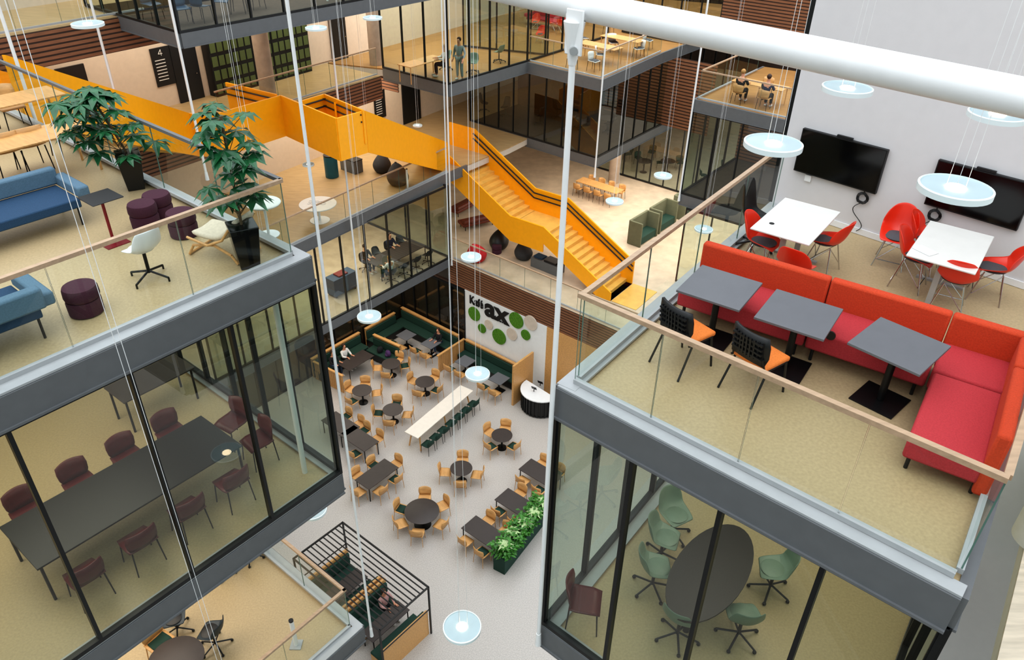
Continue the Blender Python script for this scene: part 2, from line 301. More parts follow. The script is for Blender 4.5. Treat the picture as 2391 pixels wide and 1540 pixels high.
# ------------------------------------------------------------ lights
W=bpy.data.worlds.new('sky'); SC.world=W; W.use_nodes=True; N=W.node_tree.nodes; L=W.node_tree.links
bg=N['Background']; bg.inputs['Strength'].default_value=1.25
tc=N.new('ShaderNodeTexCoord'); sx=N.new('ShaderNodeSeparateXYZ'); cr=N.new('ShaderNodeValToRGB'); mr=N.new('ShaderNodeMapRange'); mr.inputs['From Min'].default_value=-1
L.new(tc.outputs['Generated'],sx.inputs[0]); L.new(sx.outputs['Z'],mr.inputs['Value']); L.new(mr.outputs[0],cr.inputs['Fac']); L.new(cr.outputs[0],bg.inputs['Color'])
E=cr.color_ramp.elements; E[0].position=.3; E[0].color=(.22,.22,.22,1); E[1].position=.9; E[1].color=(1.32,1.42,1.52,1); k=E.new(.55); k.color=(.67,.71,.75,1)
sl=bpy.data.lights.new('soft_sun','SUN'); sl.energy=.9; sl.angle=rad(60); sl.color=(1,.99,.97); so=bpy.data.objects.new('soft_sun',sl); COL.objects.link(so); so.rotation_euler=(rad(12),rad(-8),0); so.location=(0,15,40)
ctr=lambda p,s,t,z: zz(p+a*s+b*t,z)
area(ctr(CL,-4.5,3.2,L3-.5),6,4,190,rz=ra); area(ctr(CL,-4,4,L2-.5),6,4,220,rz=ra)
rc=(c0+c2)/2; area(zz(rc,L3-.5),3.5,3,75,rz=ra)
area(ctr(K_,-5,3,L1-.5),9,4,320,rz=ra); area(ctr(K_,-5,2.5,L0-.5),9,4,260,rz=ra)
area(ctr(e1,-3,5,L2-.5),5,4,190,rz=ra)
area(zz(w0+wd*1+nW*1.7,L3-.5),14,2.4,270,rz=math.atan2(wd.y,wd.x)); area(zz(w0+wd*6+nW*1.7,L2-.5),10,2.4,250,rz=math.atan2(wd.y,wd.x))
area(ctr(Cc,4,4,L3-.4),6,5,250,rz=ra); area(ctr(Dc,6,3,L3-.4),8,6,220,rz=ra)
area(ctr(D2,4,2,L2-.5),6,5,80,rz=ra); area(ctr(D2,4,0,L1-.5),9,8,440,rz=ra); area(ctr(K_,10,-9,L1-.5),6,8,360,rz=ra)
area(ctr(Ec,3.5,-4,L2-.5),5,6,90,rz=ra); area(ctr(Ec,3.5,-4,L3),5,6,110,rz=ra); area(ctr(Ec,4,-4,L1-.5),5,6,200,rz=ra)
area(ctr(Fc,5,3,L3+3.7),7,4,160,rz=ra)
# ------------------------------------------------------------ steel tube, rods, pendants
tz=21.76; m=B(); t0=c0-db*3.2; t1=c0+db*9
m.cyl(zz(t0,tz+.07),zz(t1,tz-.2),.115,n=28); tag(m.ob('steel_tube',pwhite),'thick white steel tube crossing the top right corner','beam')
def rod(p,z0,z1,label,r=.045,fork=2.2):
    t=T('hanger_rod',label,'rod',zz(p,z0)); h=z1-z0
    B().cyl((0,0,0),(0,0,h),r,n=12).ob('rod',pwhite,t); B().cyl((0,0,.0),(0,0,.25),r*1.6,r*1.2,n=12).ob('end_fork',pwhite,t)
    B().cyl((0,0,h-.35),(0,0,h),r*1.2,r*fork,n=12).ob('top_fork',pwhite,t); return t
t=rod(c0-da*.12,L2-.3,tz-.1,'white hanger rod dropping from the white tube past the red sofa deck',.029,3.2)
for s in(-1,1): B().box((0,s*.045,tz-L2+.12),(.17,.02,.36),ANG).ob('lug_plate',pwhite,t,bev=.008)
B().cyl((-.0,-.09,tz-L2-.02),(0,.09,tz-L2-.02),.035,n=14).ob('pin',gsteel,t)
rod(CL+(a-b)*.12,L1-.3,27,'long white hanger rod at the corner of the blue sofa deck',.024)
rod(Cc-a*.1,L0-.3,27,'thin white rod in front of the glass room with the standing man',.04)
rod(zz(P(850,722,L0),0)-a*.2,L0-.3,27,'thin white rod beside the two beams below the whiteboard table',.04)
rod(Fc-a*.1,L2-.2,27,'white rod below the corner of the topmost glass box',.04)
rod(Dc-a*.1-b*.1,L1-.3,27,'white rod at the corner of the study deck',.04)
rod(Ec-a*.1,L1-.3,27,'white rod at the corner of the small study terrace',.04)
rod(CL+b*9.6+a*.3,L2,27,'white rod at the far end of the blue sofa deck',.035)
rod(zz(P(290,300,L2+1),0),L2,27,'white rod behind the large bushy plant',.04)
def pendant(x,y,w,label,dia=.6):
    p=RT(x,y,F*dia/w); t=T('pendant_lamp',label,'lamp',p); r=dia/2
    B().lathe([(r*.94,-.03),(r,-.026),(r,.026),(r*.94,.032),(r*.94,-.03)],n=36,cap=False).ob('rim',pend,t); B().lathe([(r*.95,-.022),(r*.95,.018)],n=32).ob('diffuser',pdif,t)
    B().lathe([(r*.3,.019),(r*.27,.028)],n=14).ob('light_source',lamp,t)
    for k in range(3): B().cyl((r*.28*math.cos(2.1*k),r*.28*math.sin(2.1*k),.02),(.02*math.cos(2.1*k),.02*math.sin(2.1*k),27.5-p.z),.0026,n=4).ob('cable',pwhite,t)
for x,y,w,l,d in ((1978,208,115,'pendant disc lamp highest on the white wall, left of the pair under the tube',.6),(2328,270,128,'pendant disc lamp at the right frame edge under the white tube',.6),
 (1805,338,135,'pendant disc lamp left of the left wall screen',.6),(2230,442,165,'largest pendant disc lamp, in front of the right wall screen',.6),
 (1115,873,58,'pendant disc lamp hanging before the green bench below the café sign',.6),(862,739,56,'pendant disc lamp in front of the left café booth',.6),(1100,600,48,'pendant disc lamp next to the red beanbag',.6),
 (1079,1464,90,'pendant disc lamp lowest in the atrium, beside the slatted booth',.6),(730,1190,66,'pendant disc lamp half hidden behind the left tower corner',.6),(1643,535,43,'pendant disc lamp near the green felt booths',.6),
 (1435,470,42,'pendant disc lamp in front of the long oak tables',.6),(1548,410,42,'pendant disc lamp below the study terrace',.6),(975,293,22,'small pendant lamp beside the yellow stair top',.42),(860,335,25,'small pendant lamp before the middle orange parapet',.43),
 (720,384,27,'small pendant lamp left of the teal bin',.43),(738,66,50,'pendant disc lamp in front of the green lockers',.6),(870,42,45,'pendant disc lamp near the top concrete column',.6),(205,57,72,'pendant disc lamp before the topmost brown slats',.6)):
    pendant(x,y,w,l,d)
for x,y,l in((320,960,'left one of two thin pale cables hanging before the left deck'),(335,962,'right one of two thin pale cables hanging before the left deck')):
    q=RT(x,y,6.6); tag(B().cyl((0,0,0),(0,0,24.5),.003,n=4).ob('hanging_cable',pwhite),l,'cable').location=(q.x,q.y,3)
# ------------------------------------------------------------ orange stairs
def offp(p,q,w):
    d=(q-p); n=Ve((d.y,-d.x,0)).normalized(); return n*w
def panel(par,o,p,q,h,th=.07,mt=orange,name='parapet'):
    p=p-o;q=q-o; u=zz(q-p,0).normalized(); n=Ve((u.y,-u.x,0))*th/2
    vs=[]
    for s in(-1,1):
        vs+=[p+n*s-Ve((0,0,h)),q+n*s-Ve((0,0,h)),q+n*s,p+n*s]
    B().add(vs,[(0,1,2,3),(7,6,5,4),(0,4,5,1),(1,5,6,2),(2,6,7,3),(3,7,4,0)]).ob(name,mt,par)
up=[P(8,128,L3+1.1),P(440,264,L2+1.1),P(500,266,L2+1.1),P(655,222,L2+1.1),P(785,276,L2+1.05),P(850,258,L2+1.05),P(1046,333,L1+1.0)]
o=zz(up[1],L2); S1=T('staircase','upper orange stair with level landing crossing before the gallery','staircase',o)
for p,q in zip(up[:-1],up[1:]): panel(S1,o,p,q,1.5)
w_=Ve((-1.5,.1,0)); panel(S1,o,up[0]+w_,up[1]+w_,1.4)
w2=Ve((-1.2,.9,0)); panel(S1,o,up[5]+w2,up[6]+w2,1.3)
q=[P(527,192,L2+1.1),P(645,220,L2+1.1),P(700,236,L2+1.1),P(757,219,L2+1.1),P(848,257,L2+1.1)]
panel(S1,o,q[0],q[1],1.3); panel(S1,o,q[2],q[3],1.2); panel(S1,o,q[3],q[4],1.2)
for p_,q_,s_ in((q[0],q[1],1),(q[3],q[4],1),(q[2],q[3],1)):
    for dz_ in(.15,.4):
        k=offp(p_,q_,.1*s_)-Ve((0,0,dz_)); B().tube([p_-o+k,q_-o+k],.03).ob('handrail',black,S1)
m=B(); pl=[up[1],up[2],up[3],up[4],up[5],up[5]+w2,q[3],q[0],up[1]+w_]
m.prism([((v-o).x,(v-o).y) for v in pl],-.12,-.01); m.ob('landing',tread_m,S1,smooth=0)
def flight(par,o,p,q,w,n):
    d=zz(q-p,0)/n; dz=(q.z-p.z)/n
    for k in range(n):
        c=p-o+d*(k+.5)+Ve((0,0,dz*(k+1)+.0)); g=w
        vs=[]
        for zo in(-.18,0):
            for s,t in((-.55,0),(.55,0),(.55,1),(-.55,1)): vs.append(c+d*s+g*t+Ve((0,0,zo)))
        B().add(vs,[(3,2,1,0),(4,5,6,7),(0,1,5,4),(1,2,6,5),(2,3,7,6),(3,0,4,7)]).ob('tread',tread_m,par)
flight(S1,o,zz(up[0],L3),zz(up[1],L2),w_,24); flight(S1,o,zz(up[5],L2),zz(up[6],L1),w2,22)
# lower flight
s0=zz(up[6],L1); s9=zz(P(1425,702,L0),L0); hd=zz(s9-s0,0); Ls=hd.length; hu=hd.normalized(); wv=Ve((-hu.y,hu.x,0))*2.0
o=zz(s9,L0); S2=T('staircase','long orange stair descending to the lounge floor above the café','staircase',o)
lf=(Ls-1.9)/2; ma=s0+hu*lf; ma.z=(L0+L1)/2; mb=zz(ma+hu*1.9,ma.z)
flight(S2,o,s0,ma,wv,12); flight(S2,o,mb,s9,wv,12)
B().prism([((v-o).x,(v-o).y) for v in(ma,mb,mb+wv,ma+wv)],ma.z-o.z-.15,ma.z-o.z).ob('landing',tread_m,S2,smooth=0)
up1=Ve((0,0,1))
for w,hh,dr in((wv*0,.42,.85),(wv,1.15,.4)):
    for p,q in((s0,ma),(ma,mb),(mb,s9)): panel(S2,o,p+w+up1*hh,q+w+up1*hh,hh+dr if q is not s9 or dr<.5 else hh+.4,name='stringer')
panel(S2,o,s0+wv+up1*1.15,s0+wv-hu*1.6+up1*1.15,1.5,name='stringer')
for w,zz_ in((wv*.94,.95),(wv*.94,.7)):
    B().tube([v-o+w+up1*zz_ for v in(s0,ma,mb,s9)],.035).ob('handrail',black,S2)
B().prism([((v-o).x,(v-o).y) for v in(s9+hu*.05,s9+hu*1.3,s9+hu*1.3+wv,s9+hu*.05+wv)],.003,.02).ob('floor_mat',tread_m,S2,smooth=0)
# ------------------------------------------------------------ furniture kinds
def legs4(m_,par,x,y,z,sp=.03,r=.012,name='leg'):
    for i in(-1,1):
        for j in(-1,1): B().cyl((i*(x+sp),j*(y+sp),0),(i*x,j*y,z),r*.8,r,n=8).ob(name,m_,par)
def k_cafe(sm=oak,pad=greens,lg=oak):
    t=T('cafe_chair',None,'chair')
    B().sheet([(.23,.43,.21,0,0),(.1,.445,.23,.01,0),(-.1,.445,.23,.015,0),(-.2,.46,.22,.02,0)]).ob('seat',sm,t,solid=.02)
    B().sheet([(-.2,.47,.2,.02,.02),(-.235,.56,.225,0,.06),(-.26,.68,.235,0,.08),(-.275,.82,.22,-.02,.07)]).ob('backrest',sm,t,solid=.018)
    if pad: B().sheet([(.19,.455,.17,0,0),(.05,.465,.18,.01,0),(-.15,.47,.17,.015,0)]).ob('cushion',pad,t,solid=.025)
    legs4(lg,t,.19,.19,.44); return t
CAFE=K(k_cafe,oak,None); CAFEG=K(k_cafe); GREYC=K(k_cafe,wtop,greyf,bsteel); DKC=K(k_cafe,greens,None,bsteel); BURG=K(k_cafe,burg,None,bsteel); BLUEC=K(k_cafe,bseat,None,bsteel); OAKC=K(k_cafe,oak,None,bsteel)
def k_round(d,h=.74):
    t=T('round_table',None,'table'); r=d/2
    B().lathe([(r*.98,h-.03),(r,h-.02),(r,h-.005),(r*.985,h)],n=36).ob('tabletop',tabdk,t)
    B().cyl((0,0,.03),(0,0,h-.03),.045,n=12).ob('pole',bsteel,t); B().lathe([(r*.5,0),(r*.5,.015),(.06,.04)],n=28).ob('base',bsteel,t); return t
RS=K(k_round,.92); RB=K(k_round,1.35)
def k_rect(L,w,tm,lm,h=.74,th=.03):
    t=T('dining_table',None,'table'); B().box((0,0,h-th/2),(w,L,th)).ob('tabletop',tm,t,bev=.006)
    for i in(-1,1):
        for j in(-1,1): B().cyl((i*(w/2-.06),j*(L/2-.06),0),(i*(w/2-.06),j*(L/2-.06),h-th),.022,n=8).ob('leg',lm,t)
    return t
def k_ped(s=.76):
    t=T('pedestal_table',None,'table'); B().box((0,0,.725),(s,s,.03)).ob('tabletop',greyt,t,bev=.004)
    B().cyl((0,0,.02),(0,0,.71),.04,n=14).ob('pole',bsteel,t); B().box((0,0,.008),(.48,.48,.014)).ob('base',bsteel,t); return t
PED=K(k_ped)
def k_conf(L=1.3,w=.8):
    t=T('meeting_table',None,'table'); B().box((0,0,.735),(w,L,.025)).ob('tabletop',wtop,t,bev=.008)
    B().lathe([(.035,.748),(.035,.752)],(-.22,-L*.3+.05,0),n=16).ob('cable_hole',black,t)
    for j in(-1,1):
        B().box((0,j*(L/2-.25),.37),(.07,.05,.7)).ob('leg',gsteel,t); B().box((0,j*(L/2-.25),.015),(.62,.06,.03)).ob('foot',gsteel,t)
    B().box((0,0,.69),(.06,L-.5,.05)).ob('crossbar',gsteel,t); return t
CONF=K(k_conf)
def k_red():
    t=T('shell_chair',None,'chair')
    B().sheet([(.24,.42,.19,.0,0),(.17,.435,.22,.04,0),(.0,.42,.235,.09,0),(-.14,.43,.24,.12,.02),(-.21,.52,.24,.06,.09),(-.25,.64,.23,.0,.12),(-.285,.76,.2,-.03,.1),(-.30,.83,.13,-.03,.05)],11).ob('shell',redp,t,solid=.012,sub=1)
    B().lathe([(.17,.435),(.18,.45),(.16,.46)],(0,.03,0),n=22).ob('seat_pad',greyf,t)
    for i in(-1,1):
        for j in(-1,1): B().tube([(i*.11,j*.11,.41),(i*.2,j*.2+.01,.0)],.009).ob('leg',chrome,t)
    m=B()
    for i in(-1,1): m.tube([(i*.11,-.11,.4),(i*.18,.17,.1),(-i*.18,.17,.1)],.006).tube([(-.11,i*.11,.4),(.17,i*.18,.1)],.006)
    m.ob('wire_brace',chrome,t); return t
RED=K(k_red)
def k_visitor():
    t=T('visitor_chair',None,'chair')
    B().box((0,.02,.45),(.45,.42,.06)).ob('seat_cushion',orfab,t,bev=.02)
    B().sheet([(-.22,.5,.21,0,.01),(-.24,.6,.235,0,.05),(-.27,.74,.24,0,.06),(-.28,.86,.22,0,.05)]).ob('backrest',black,t,solid=.03)
    m=B()
    for k in range(-4,5):
        m.box((k*.045,-.275+.05*(k/4.5)**2,.69),(.02,.04,.24),0,.12)
    for z in(.6,.66,.72,.78): m.box((0,-.262-.12*(z-.6),z),(.38,.03,.022))
    m.ob('backrest_lattice',black,t)
    for i in(-1,1):
        B().tube([(i*.23,.24,0),(i*.22,.17,.43),(i*.22,-.2,.43)],.013,8).ob('leg',black,t); B().tube([(i*.23,-.3,0),(i*.21,-.12,.43)],.013,8).ob('leg',black,t); B().tube([(i*.21,-.18,.43),(i*.2,-.24,.6)],.012).ob('back_post',black,t)
    return t
VIS=K(k_visitor)
def k_swivel(shellm,padm,basem,n=5,wheels=True,hi=0):
    t=T('swivel_chair',None,'chair')
    B().sheet([(.23,.45,.2,.0,0),(.1,.45,.23,.04,0),(-.1,.45,.24,.08,0),(-.2,.53,.24,.05,.08),(-.25,.68,.23,0,.11),(-.28,.84+hi,.19,-.02,.08)],9).ob('shell',shellm,t,solid=.02,sub=1)
    B().lathe([(.17,.465),(.18,.48),(.15,.495)],(0,.03,0),n=20).ob('seat_pad',padm,t)
    B().cyl((0,0,.1),(0,0,.44),.025,n=10).ob('gas_lift',basem,t)
    for k in range(n):
        A=2*PI*k/n+.3; e=(.3*math.cos(A),.3*math.sin(A),.06); g=B().tube([(0,0,.13),e],.016)
        if wheels: g.blob((e[0],e[1],.03),(.03,.03,.03),8,5)
        else: g.cyl(e,(e[0],e[1],0),.014)
        g.ob('base_spoke',basem,t)
    return t
SWW=K(k_swivel,pwhite,wtop,bsteel,4,False); SWG=K(k_swivel,gshell,gshell,black); SWK=K(k_swivel,black,black,black,5,True,.2); SWD=K(k_swivel,mat('dark_teal_shell','#28333A',.5),black,black)
def k_pouf():
    t=T('pouf',None,'pouf')
    B().lathe([(.2,0),(.235,.02),(.24,.2),(.23,.24),(.205,.25)],n=28).ob('body',plum,t); B().lathe([(.2,.25),(.235,.265),(.245,.3),(.24,.4),(.225,.44),(.15,.452)],n=28).ob('seat_cushion',plum,t); B().lathe([(.208,.245),(.212,.25),(.208,.258)],n=28).ob('band',dred,t); return t
POUF=K(k_pouf)
def k_bean(mt):
    t=T('beanbag',None,'beanbag')
    def fn(p):
        z=max(p.z,-.75); k=1.05-.38*max(0,z); return Ve((p.x*k,p.y*k-.3*max(0,z)**2,z))
    B().blob((0,0,.36),(.42,.46,.48),18,12,fn).ob('bag',mt,t,sub=1); B().blob((0,-.145,.84),(.05,.05,.03),8,5).ob('handle',mt,t); return t
BEANK=K(k_bean,beang); BEANR=K(k_bean,beanr); BEAND=K(k_bean,black)
# ------------------------------------------------------------ people
def skinobj(name,vs,es,mt,par=None):
    me=bpy.data.meshes.new(name); me.from_pydata([v[0] for v in vs],es,[]); me.materials.append(mt)
    o=bpy.data.objects.new(name,me); COL.objects.link(o)
    if par is not None: o.parent=par
    k=o.modifiers.new('skin','SKIN'); k.use_smooth_shade=True
    for i,v in enumerate(vs):
        d=me.skin_vertices[0].data[i]; d.radius=(v[1],v[1]); d.use_root=(i==0)
    q=o.modifiers.new('sub','SUBSURF'); q.levels=1; q.render_levels=1; return o
def person(loc,rz,label,sit,sh,tr,hm):
    if sit: pz=.53; kn=(.11,.43,.53); an=(.11,.42,.09); ft=(.11,.55,.04); el=(.24,.14,pz+.24); wr=(.14,.36,.78); ks=(.15,.44,.775)
    else: pz=.95; kn=(.11,.03,.5); an=(.12,0,.09); ft=(.13,.13,.04); el=(.27,-.02,1.14); wr=(.25,.12,.92); ks=(.25,.17,.86)
    t=pz+.53
    vs=[((0,0,pz),.13),((0,.01,pz+.2),.115),((0,.01,pz+.4),.13),((0,.02,t),.055),((0,.03,t+.1),.07),((0,.045,t+.2),.085),((0,.03,t+.28),.06),((0,.14,t+.17),.016)]
    es=[(0,1),(1,2),(2,3),(3,4),(4,5),(5,6),(5,7)]
    for s in(-1,1):
        n=len(vs); X=lambda p:(p[0]*s,p[1],p[2])
        vs+=[((s*.19,0,pz+.45),.055),(X(el),.042),(X(wr),.028),(X(ks),.032)]; es+=[(2,n),(n,n+1),(n+1,n+2),(n+2,n+3)]
        h=Ve(ks)-Ve(wr); h.normalize(); sd=Ve((1,0,0))
        for j in range(4):
            n2=len(vs); p=Ve(ks)+h*.03+sd*(.02*(j-1.5)); q=p+h*(.055,.07,.075,.06)[j]-Ve((0,0,.015)); vs+=[(X(p),.009),(X(q),.007)]; es+=[(n+3,n2),(n2,n2+1)]
        n2=len(vs); p=Ve(wr)+h*.03-sd*.045; vs+=[(X(p),.01),(X(p+h*.05),.008)]; es+=[(n+2,n2),(n2,n2+1)]
        n=len(vs); vs+=[((s*.1,.02,pz-.04),.085),(X(kn),.06),(X(an),.04),(X(ft),.035)]; es+=[(0,n),(n,n+1),(n+1,n+2),(n+2,n+3)]
    bd=skinobj('person',vs,es,skin); bd.location=loc; bd.rotation_euler=(0,0,rz); tag(bd,label,'person')
    sv=[((0,0,pz+.02),.145),((0,.01,pz+.2),.135),((0,.01,pz+.4),.15),((0,.02,t-.03),.075)]; se=[(0,1),(1,2),(2,3)]
    tv=[((0,0,pz+.03),.14)]; te=[]
    for s in(-1,1):
        n=len(sv); sv+=[((s*.19,0,pz+.45),.07),((s*el[0],el[1],el[2]),.056),((s*(wr[0]*.9+el[0]*.1),wr[1]*.9+el[1]*.1,wr[2]*.9+el[2]*.1),.04)]; se+=[(2,n),(n,n+1),(n+1,n+2)]
        n=len(tv); tv+=[((s*.1,.02,pz-.03),.1),((s*kn[0],kn[1],kn[2]),.075),((s*an[0],an[1],an[2]+.03),.055)]; te+=[(0,n),(n,n+1),(n+1,n+2)]
        B().blob((s*an[0],an[1]+.07,.05),(.05,.14,.05),10,6).ob('shoe',shoe,bd)
    skinobj('shirt',sv,se,sh,bd); skinobj('trousers',tv,te,tr,bd)
    B().blob((0,.015,t+.225),(.095,.105,.1),14,9,lambda p:Ve((p.x,p.y if p.y<.55 or p.z>.5 else .55,p.z if p.y<.3 else max(p.z,.35)))).ob('hair',hm,bd)
    for s in(-1,1): B().blob((s*.033,.125,t+.2),(.013,.008,.009),6,4).ob('eye',black,bd)
    B().blob((0,.122,t+.115),(.025,.008,.007),6,4).ob('mouth',dred,bd)
    return bd
# ------------------------------------------------------------ red sofa deck
sA=zz(P(1650,558,L3+.78),0); sB=zz(P(2405,774,L3+.78),0); e1_=(sB-sA).normalized(); e2_=Ve((e1_.y,-e1_.x,0)); LS=(sB-sA).length
if e2_.y>0: e2_=-e2_
def sofa(o,ux,uy,L,label,back=True):
    t=T('sofa_module',label,'sofa',zz(o,L3),math.atan2(ux.y,ux.x)); s=1 if Ve((-ux.y,ux.x,0)).dot(uy)>0 else -1
    B().box((L/2,s*.44,.3),(L-.02,.66,.26)).ob('seat',sred,t,bev=.03)
    if back: B().box((L/2,s*.065,.42),(L-.01,.13,.72)).ob('backrest',sorange,t,bev=.03)
    for x in(.1,L-.1):
        for y in(.12,.7): B().cyl((x,s*y,0),(x,s*y,.18),.02).ob('leg',black,t)
    return t
l1=LS*.44
sofa(sA,e1_,e2_,l1,'left red sofa module with orange backrest behind two grey tables'); sofa(sA+e1_*l1,e1_,e2_,LS*.80-l1,'middle red sofa module with a round socket, behind the grey tables')
co=sA+e1_*(LS*.80)
t=sofa(co,e1_,e2_,.8,'corner red sofa module where both sofa runs meet'); s=1 if Ve((-e1_.y,e1_.x,0)).dot(e2_)>0 else -1
B().box((.735,s*.45,.42),(.13,.64,.72)).ob('backrest',sorange,t,bev=.03)
ce=co+e1_*.8+e2_*.79
sofa(ce,e2_,-e1_,1.3,'red sofa module nearest the camera at the deck end')
q=V(1940,782,sA+e2_*.775,e1_); so=B().cyl((0,0,0),tuple(e2_*.02),.055,n=18).ob('wall_socket',black); so.location=q; tag(so,'round black socket in the front of the red sofa seat','socket')
RZS=rzd(-e2_)
for x,y,l,dr in((1681,668,'grey square pedestal table at the left end of the red sofa',0),(1866,730,'grey square pedestal table between the other two by the sofa',.0),(2100,803,'grey square pedestal table nearest the sofa corner',.22)):
    PED(zz(P(x,y,L3+.74),L3),RZS-dr,l)
VIS(zz(P(1605,770,L3+.46),L3),RZS-.35,'black visitor chair with orange seat at the left grey table'); VIS(zz(P(1775,828,L3+.46),L3),RZS-.35,'black visitor chair with orange seat, nearer the camera, at the middle grey table')
RZT=rzd(da)
CONF(zz(P(1860,512,L3+.75),L3),RZT,'white meeting table below the left wall screen'); CONF(zz(P(2222,572,L3+.75),L3),RZT,'white meeting table below the right wall screen')
for x,y,t_,l in((1778,562,128,'red shell chair left of the left white table'),(1932,562,-45,'red shell chair right of the left white table'),(1858,622,40,'red shell chair mostly hidden behind the sofa back'),
  (2095,548,-150,'red shell chair turned away beside the cable on the wall'),(2138,598,128,'red shell chair left of the right white table, nearer the camera'),(2165,560,128,'red shell chair left of the right white table, nearer the wall'),
  (2232,650,30,'red shell chair at the near end of the right white table'),(2325,625,-60,'red shell chair right of the right white table')):
    RED(zz(P(x,y,L3+.45),L3),-rad(t_),l)
SWK(zz(P(1768,515,L3+.45),L3),-rad(125),'tall black office chair beside the left white table')
def screen(px,label):
    p=[V(x,y,c1,wdr) for x,y in px]; n=Ve((wdr.y,-wdr.x,0)); n=n if n.y<0 else -n
    t=T('wall_screen',label,'screen',p[0])
    Lw=(p[1]-p[0]).dot(wdr); z0=(p[3].z-p[0].z+p[2].z-p[1].z)/2
    def bx(u0,u1,d0,d1,za,zb,nm,mt):
        vs=[wdr*u+n*d+Ve((0,0,z)) for z in(za,zb) for u,d in((u0,d0),(u1,d0),(u1,d1),(u0,d1))]
        B().add(vs,[(3,2,1,0),(4,5,6,7),(0,1,5,4),(1,2,6,5),(2,3,7,6),(3,0,4,7)]).ob(nm,mt,t,smooth=0)
    bx(0,Lw,.005,.07,z0,0,'frame',black); bx(.015,Lw-.015,.07,.073,z0+.02,-.015,'display',tvm); bx(Lw/2-.12,Lw/2+.12,.02,.06,0.002,.035,'camera_bar',black)
screen([(1880,297),(2080,342),(2052,443),(1860,397)],'left black wall screen with camera bar on top'); screen([(2196,370),(2425,420),(2395,537),(2166,470)],'right black wall screen cut by the frame edge')
nwr=Ve((wdr.y,-wdr.x,0)); nwr=nwr if nwr.y<0 else -nwr
def coil(x,y,label):
    p=V(x,y,c1,wdr)+nwr*.04; t=T('cable_coil',label,'cable',p); m=B()
    for r in(.06,.075,.09): m.tube([wdr*(r*math.cos(k*.5))+Ve((0,0,r*math.sin(k*.5)))+nwr*(.01*(k%3)) for k in range(14)],.007)
    m.tube([Ve((0,0,.3)),Ve((0,0,.06))],.008); m.tube([(wdr*(-.1*math.sin(k*.45))+Ve((0,0,-.08-.035*k))) for k in range(14)],.006); m.ob('cord',black,t)
coil(2017,460,'coiled black cable hanging under the left screen'); coil(2185,500,'coiled black cable hanging under the right screen')
so=B().box((0,0,0),(.1,.03,.1),math.atan2(wdr.y,wdr.x)).ob('wall_socket',pwhite); so.location=V(1888,415,c1,wdr)+nwr*.017; tag(so,'small white wall socket under the left screen','socket')
so=B().box((0,0,.004),(.18,.26,.006),.5).ob('paper_sheet',pwhite); so.location=P(2160,585,L3+.75); tag(so,'white paper lying on the right white table','paper')
# ------------------------------------------------------------ blue sofa deck
def bsofa(o,rz,L,label,m1=blue,m2=lblue,z=L3):
    t=T('sofa',label,'sofa',zz(o,z),rz)
    B().box((0,0,.36),(L,.8,.14)).ob('seat',m1,t,bev=.02); B().box((0,-.42,.57),(L+.1,.16,.26)).ob('backrest',m2,t,bev=.03)
    for i in(-1,1): B().box((i*(L/2+.09),-.02,.5),(.17,.82,.17)).ob('armrest',m2,t,bev=.03)
    for i in(-1,1):
        for j in(-1,1): B().cyl((i*(L/2-.05),j*.34,0),(i*(L/2-.05),j*.34,.29),.016).ob('leg',black,t)
    return t
q=zz(P(180,440,L3+.42),0); bsofa(q-a*1.15,rzd(-b),2.0,'blue wool sofa beyond the small black side table')
q=zz(P(85,655,L3+.5),0); bsofa(q-a*1.2-b*.1,rzd(b),2.0,'blue wool sofa cut by the left frame edge, nearer the camera')
for x,y,l in((343,528,'plum two-tier pouf in front of its pair, nearest the side table'),(376,505,'plum pouf behind another, nearest the leafy plant'),(432,548,'plum pouf beside the cream lounge chair'),(204,728,'plum pouf standing alone by the glass rail')): POUF(zz(P(x,y,L3),L3),0,l,sc=.86)
t=T('side_table','small side table with black top and dark red stem','table',zz(P(266,566,L3),L3),ANG)
B().box((0,0,.71),(.45,.45,.02)).ob('tabletop',black,t,bev=.03); B().cyl((0,0,.01),(0,0,.7),.022).ob('pole',dred,t); B().box((0,0,.006),(.34,.34,.012)).ob('base',dred,t)
SWW(zz(P(352,650,L3),L3),-rad(-60),'white swivel shell chair near the plum pouf by the rail',sc=.95)
t=T('round_side_table','small white round side table behind the nearer plant','table',zz(P(628,548,L3),L3)); B().lathe([(.24,.5),(.25,.52),(.24,.53)],n=26).ob('tabletop',wtop,t); B().cyl((0,0,0),(0,0,.5),.02).ob('pole',pwhite,t); B().lathe([(.16,0),(.16,.012)],n=20).ob('base',pwhite,t)
t=T('lounge_chair','cream cushioned lounge chair with bent oak frame','chair',zz(P(522,588,L3),L3),-rad(-70)); t.scale=(.9,.9,.9)
B().sheet([(.35,.38,.26,.03,0),(.1,.33,.27,.05,0),(-.15,.33,.27,.05,0),(-.32,.42,.27,.04,0),(-.48,.62,.25,.03,0),(-.56,.74,.22,0,0)]).ob('cushion',creamf,t,solid=.09,sub=1)
for i in(-1,1): B().tube([(i*.28,.42,.02),(i*.28,.3,.2),(i*.28,-.1,.27),(i*.28,-.4,.15),(i*.28,-.5,.02)],.022,8).ob('frame',oak,t); B().tube([(i*.3,.38,.33),(i*.31,.0,.26),(i*.31,-.3,.4),(i*.29,-.5,.66)],.02,8).ob('armrest',oak,t)
B().tube([(-.28,.42,.03),(.28,.42,.03)],.02).ob('crossbar',oak,t); B().tube([(-.28,-.48,.03),(.28,-.48,.03)],.02).ob('crossbar',oak,t)
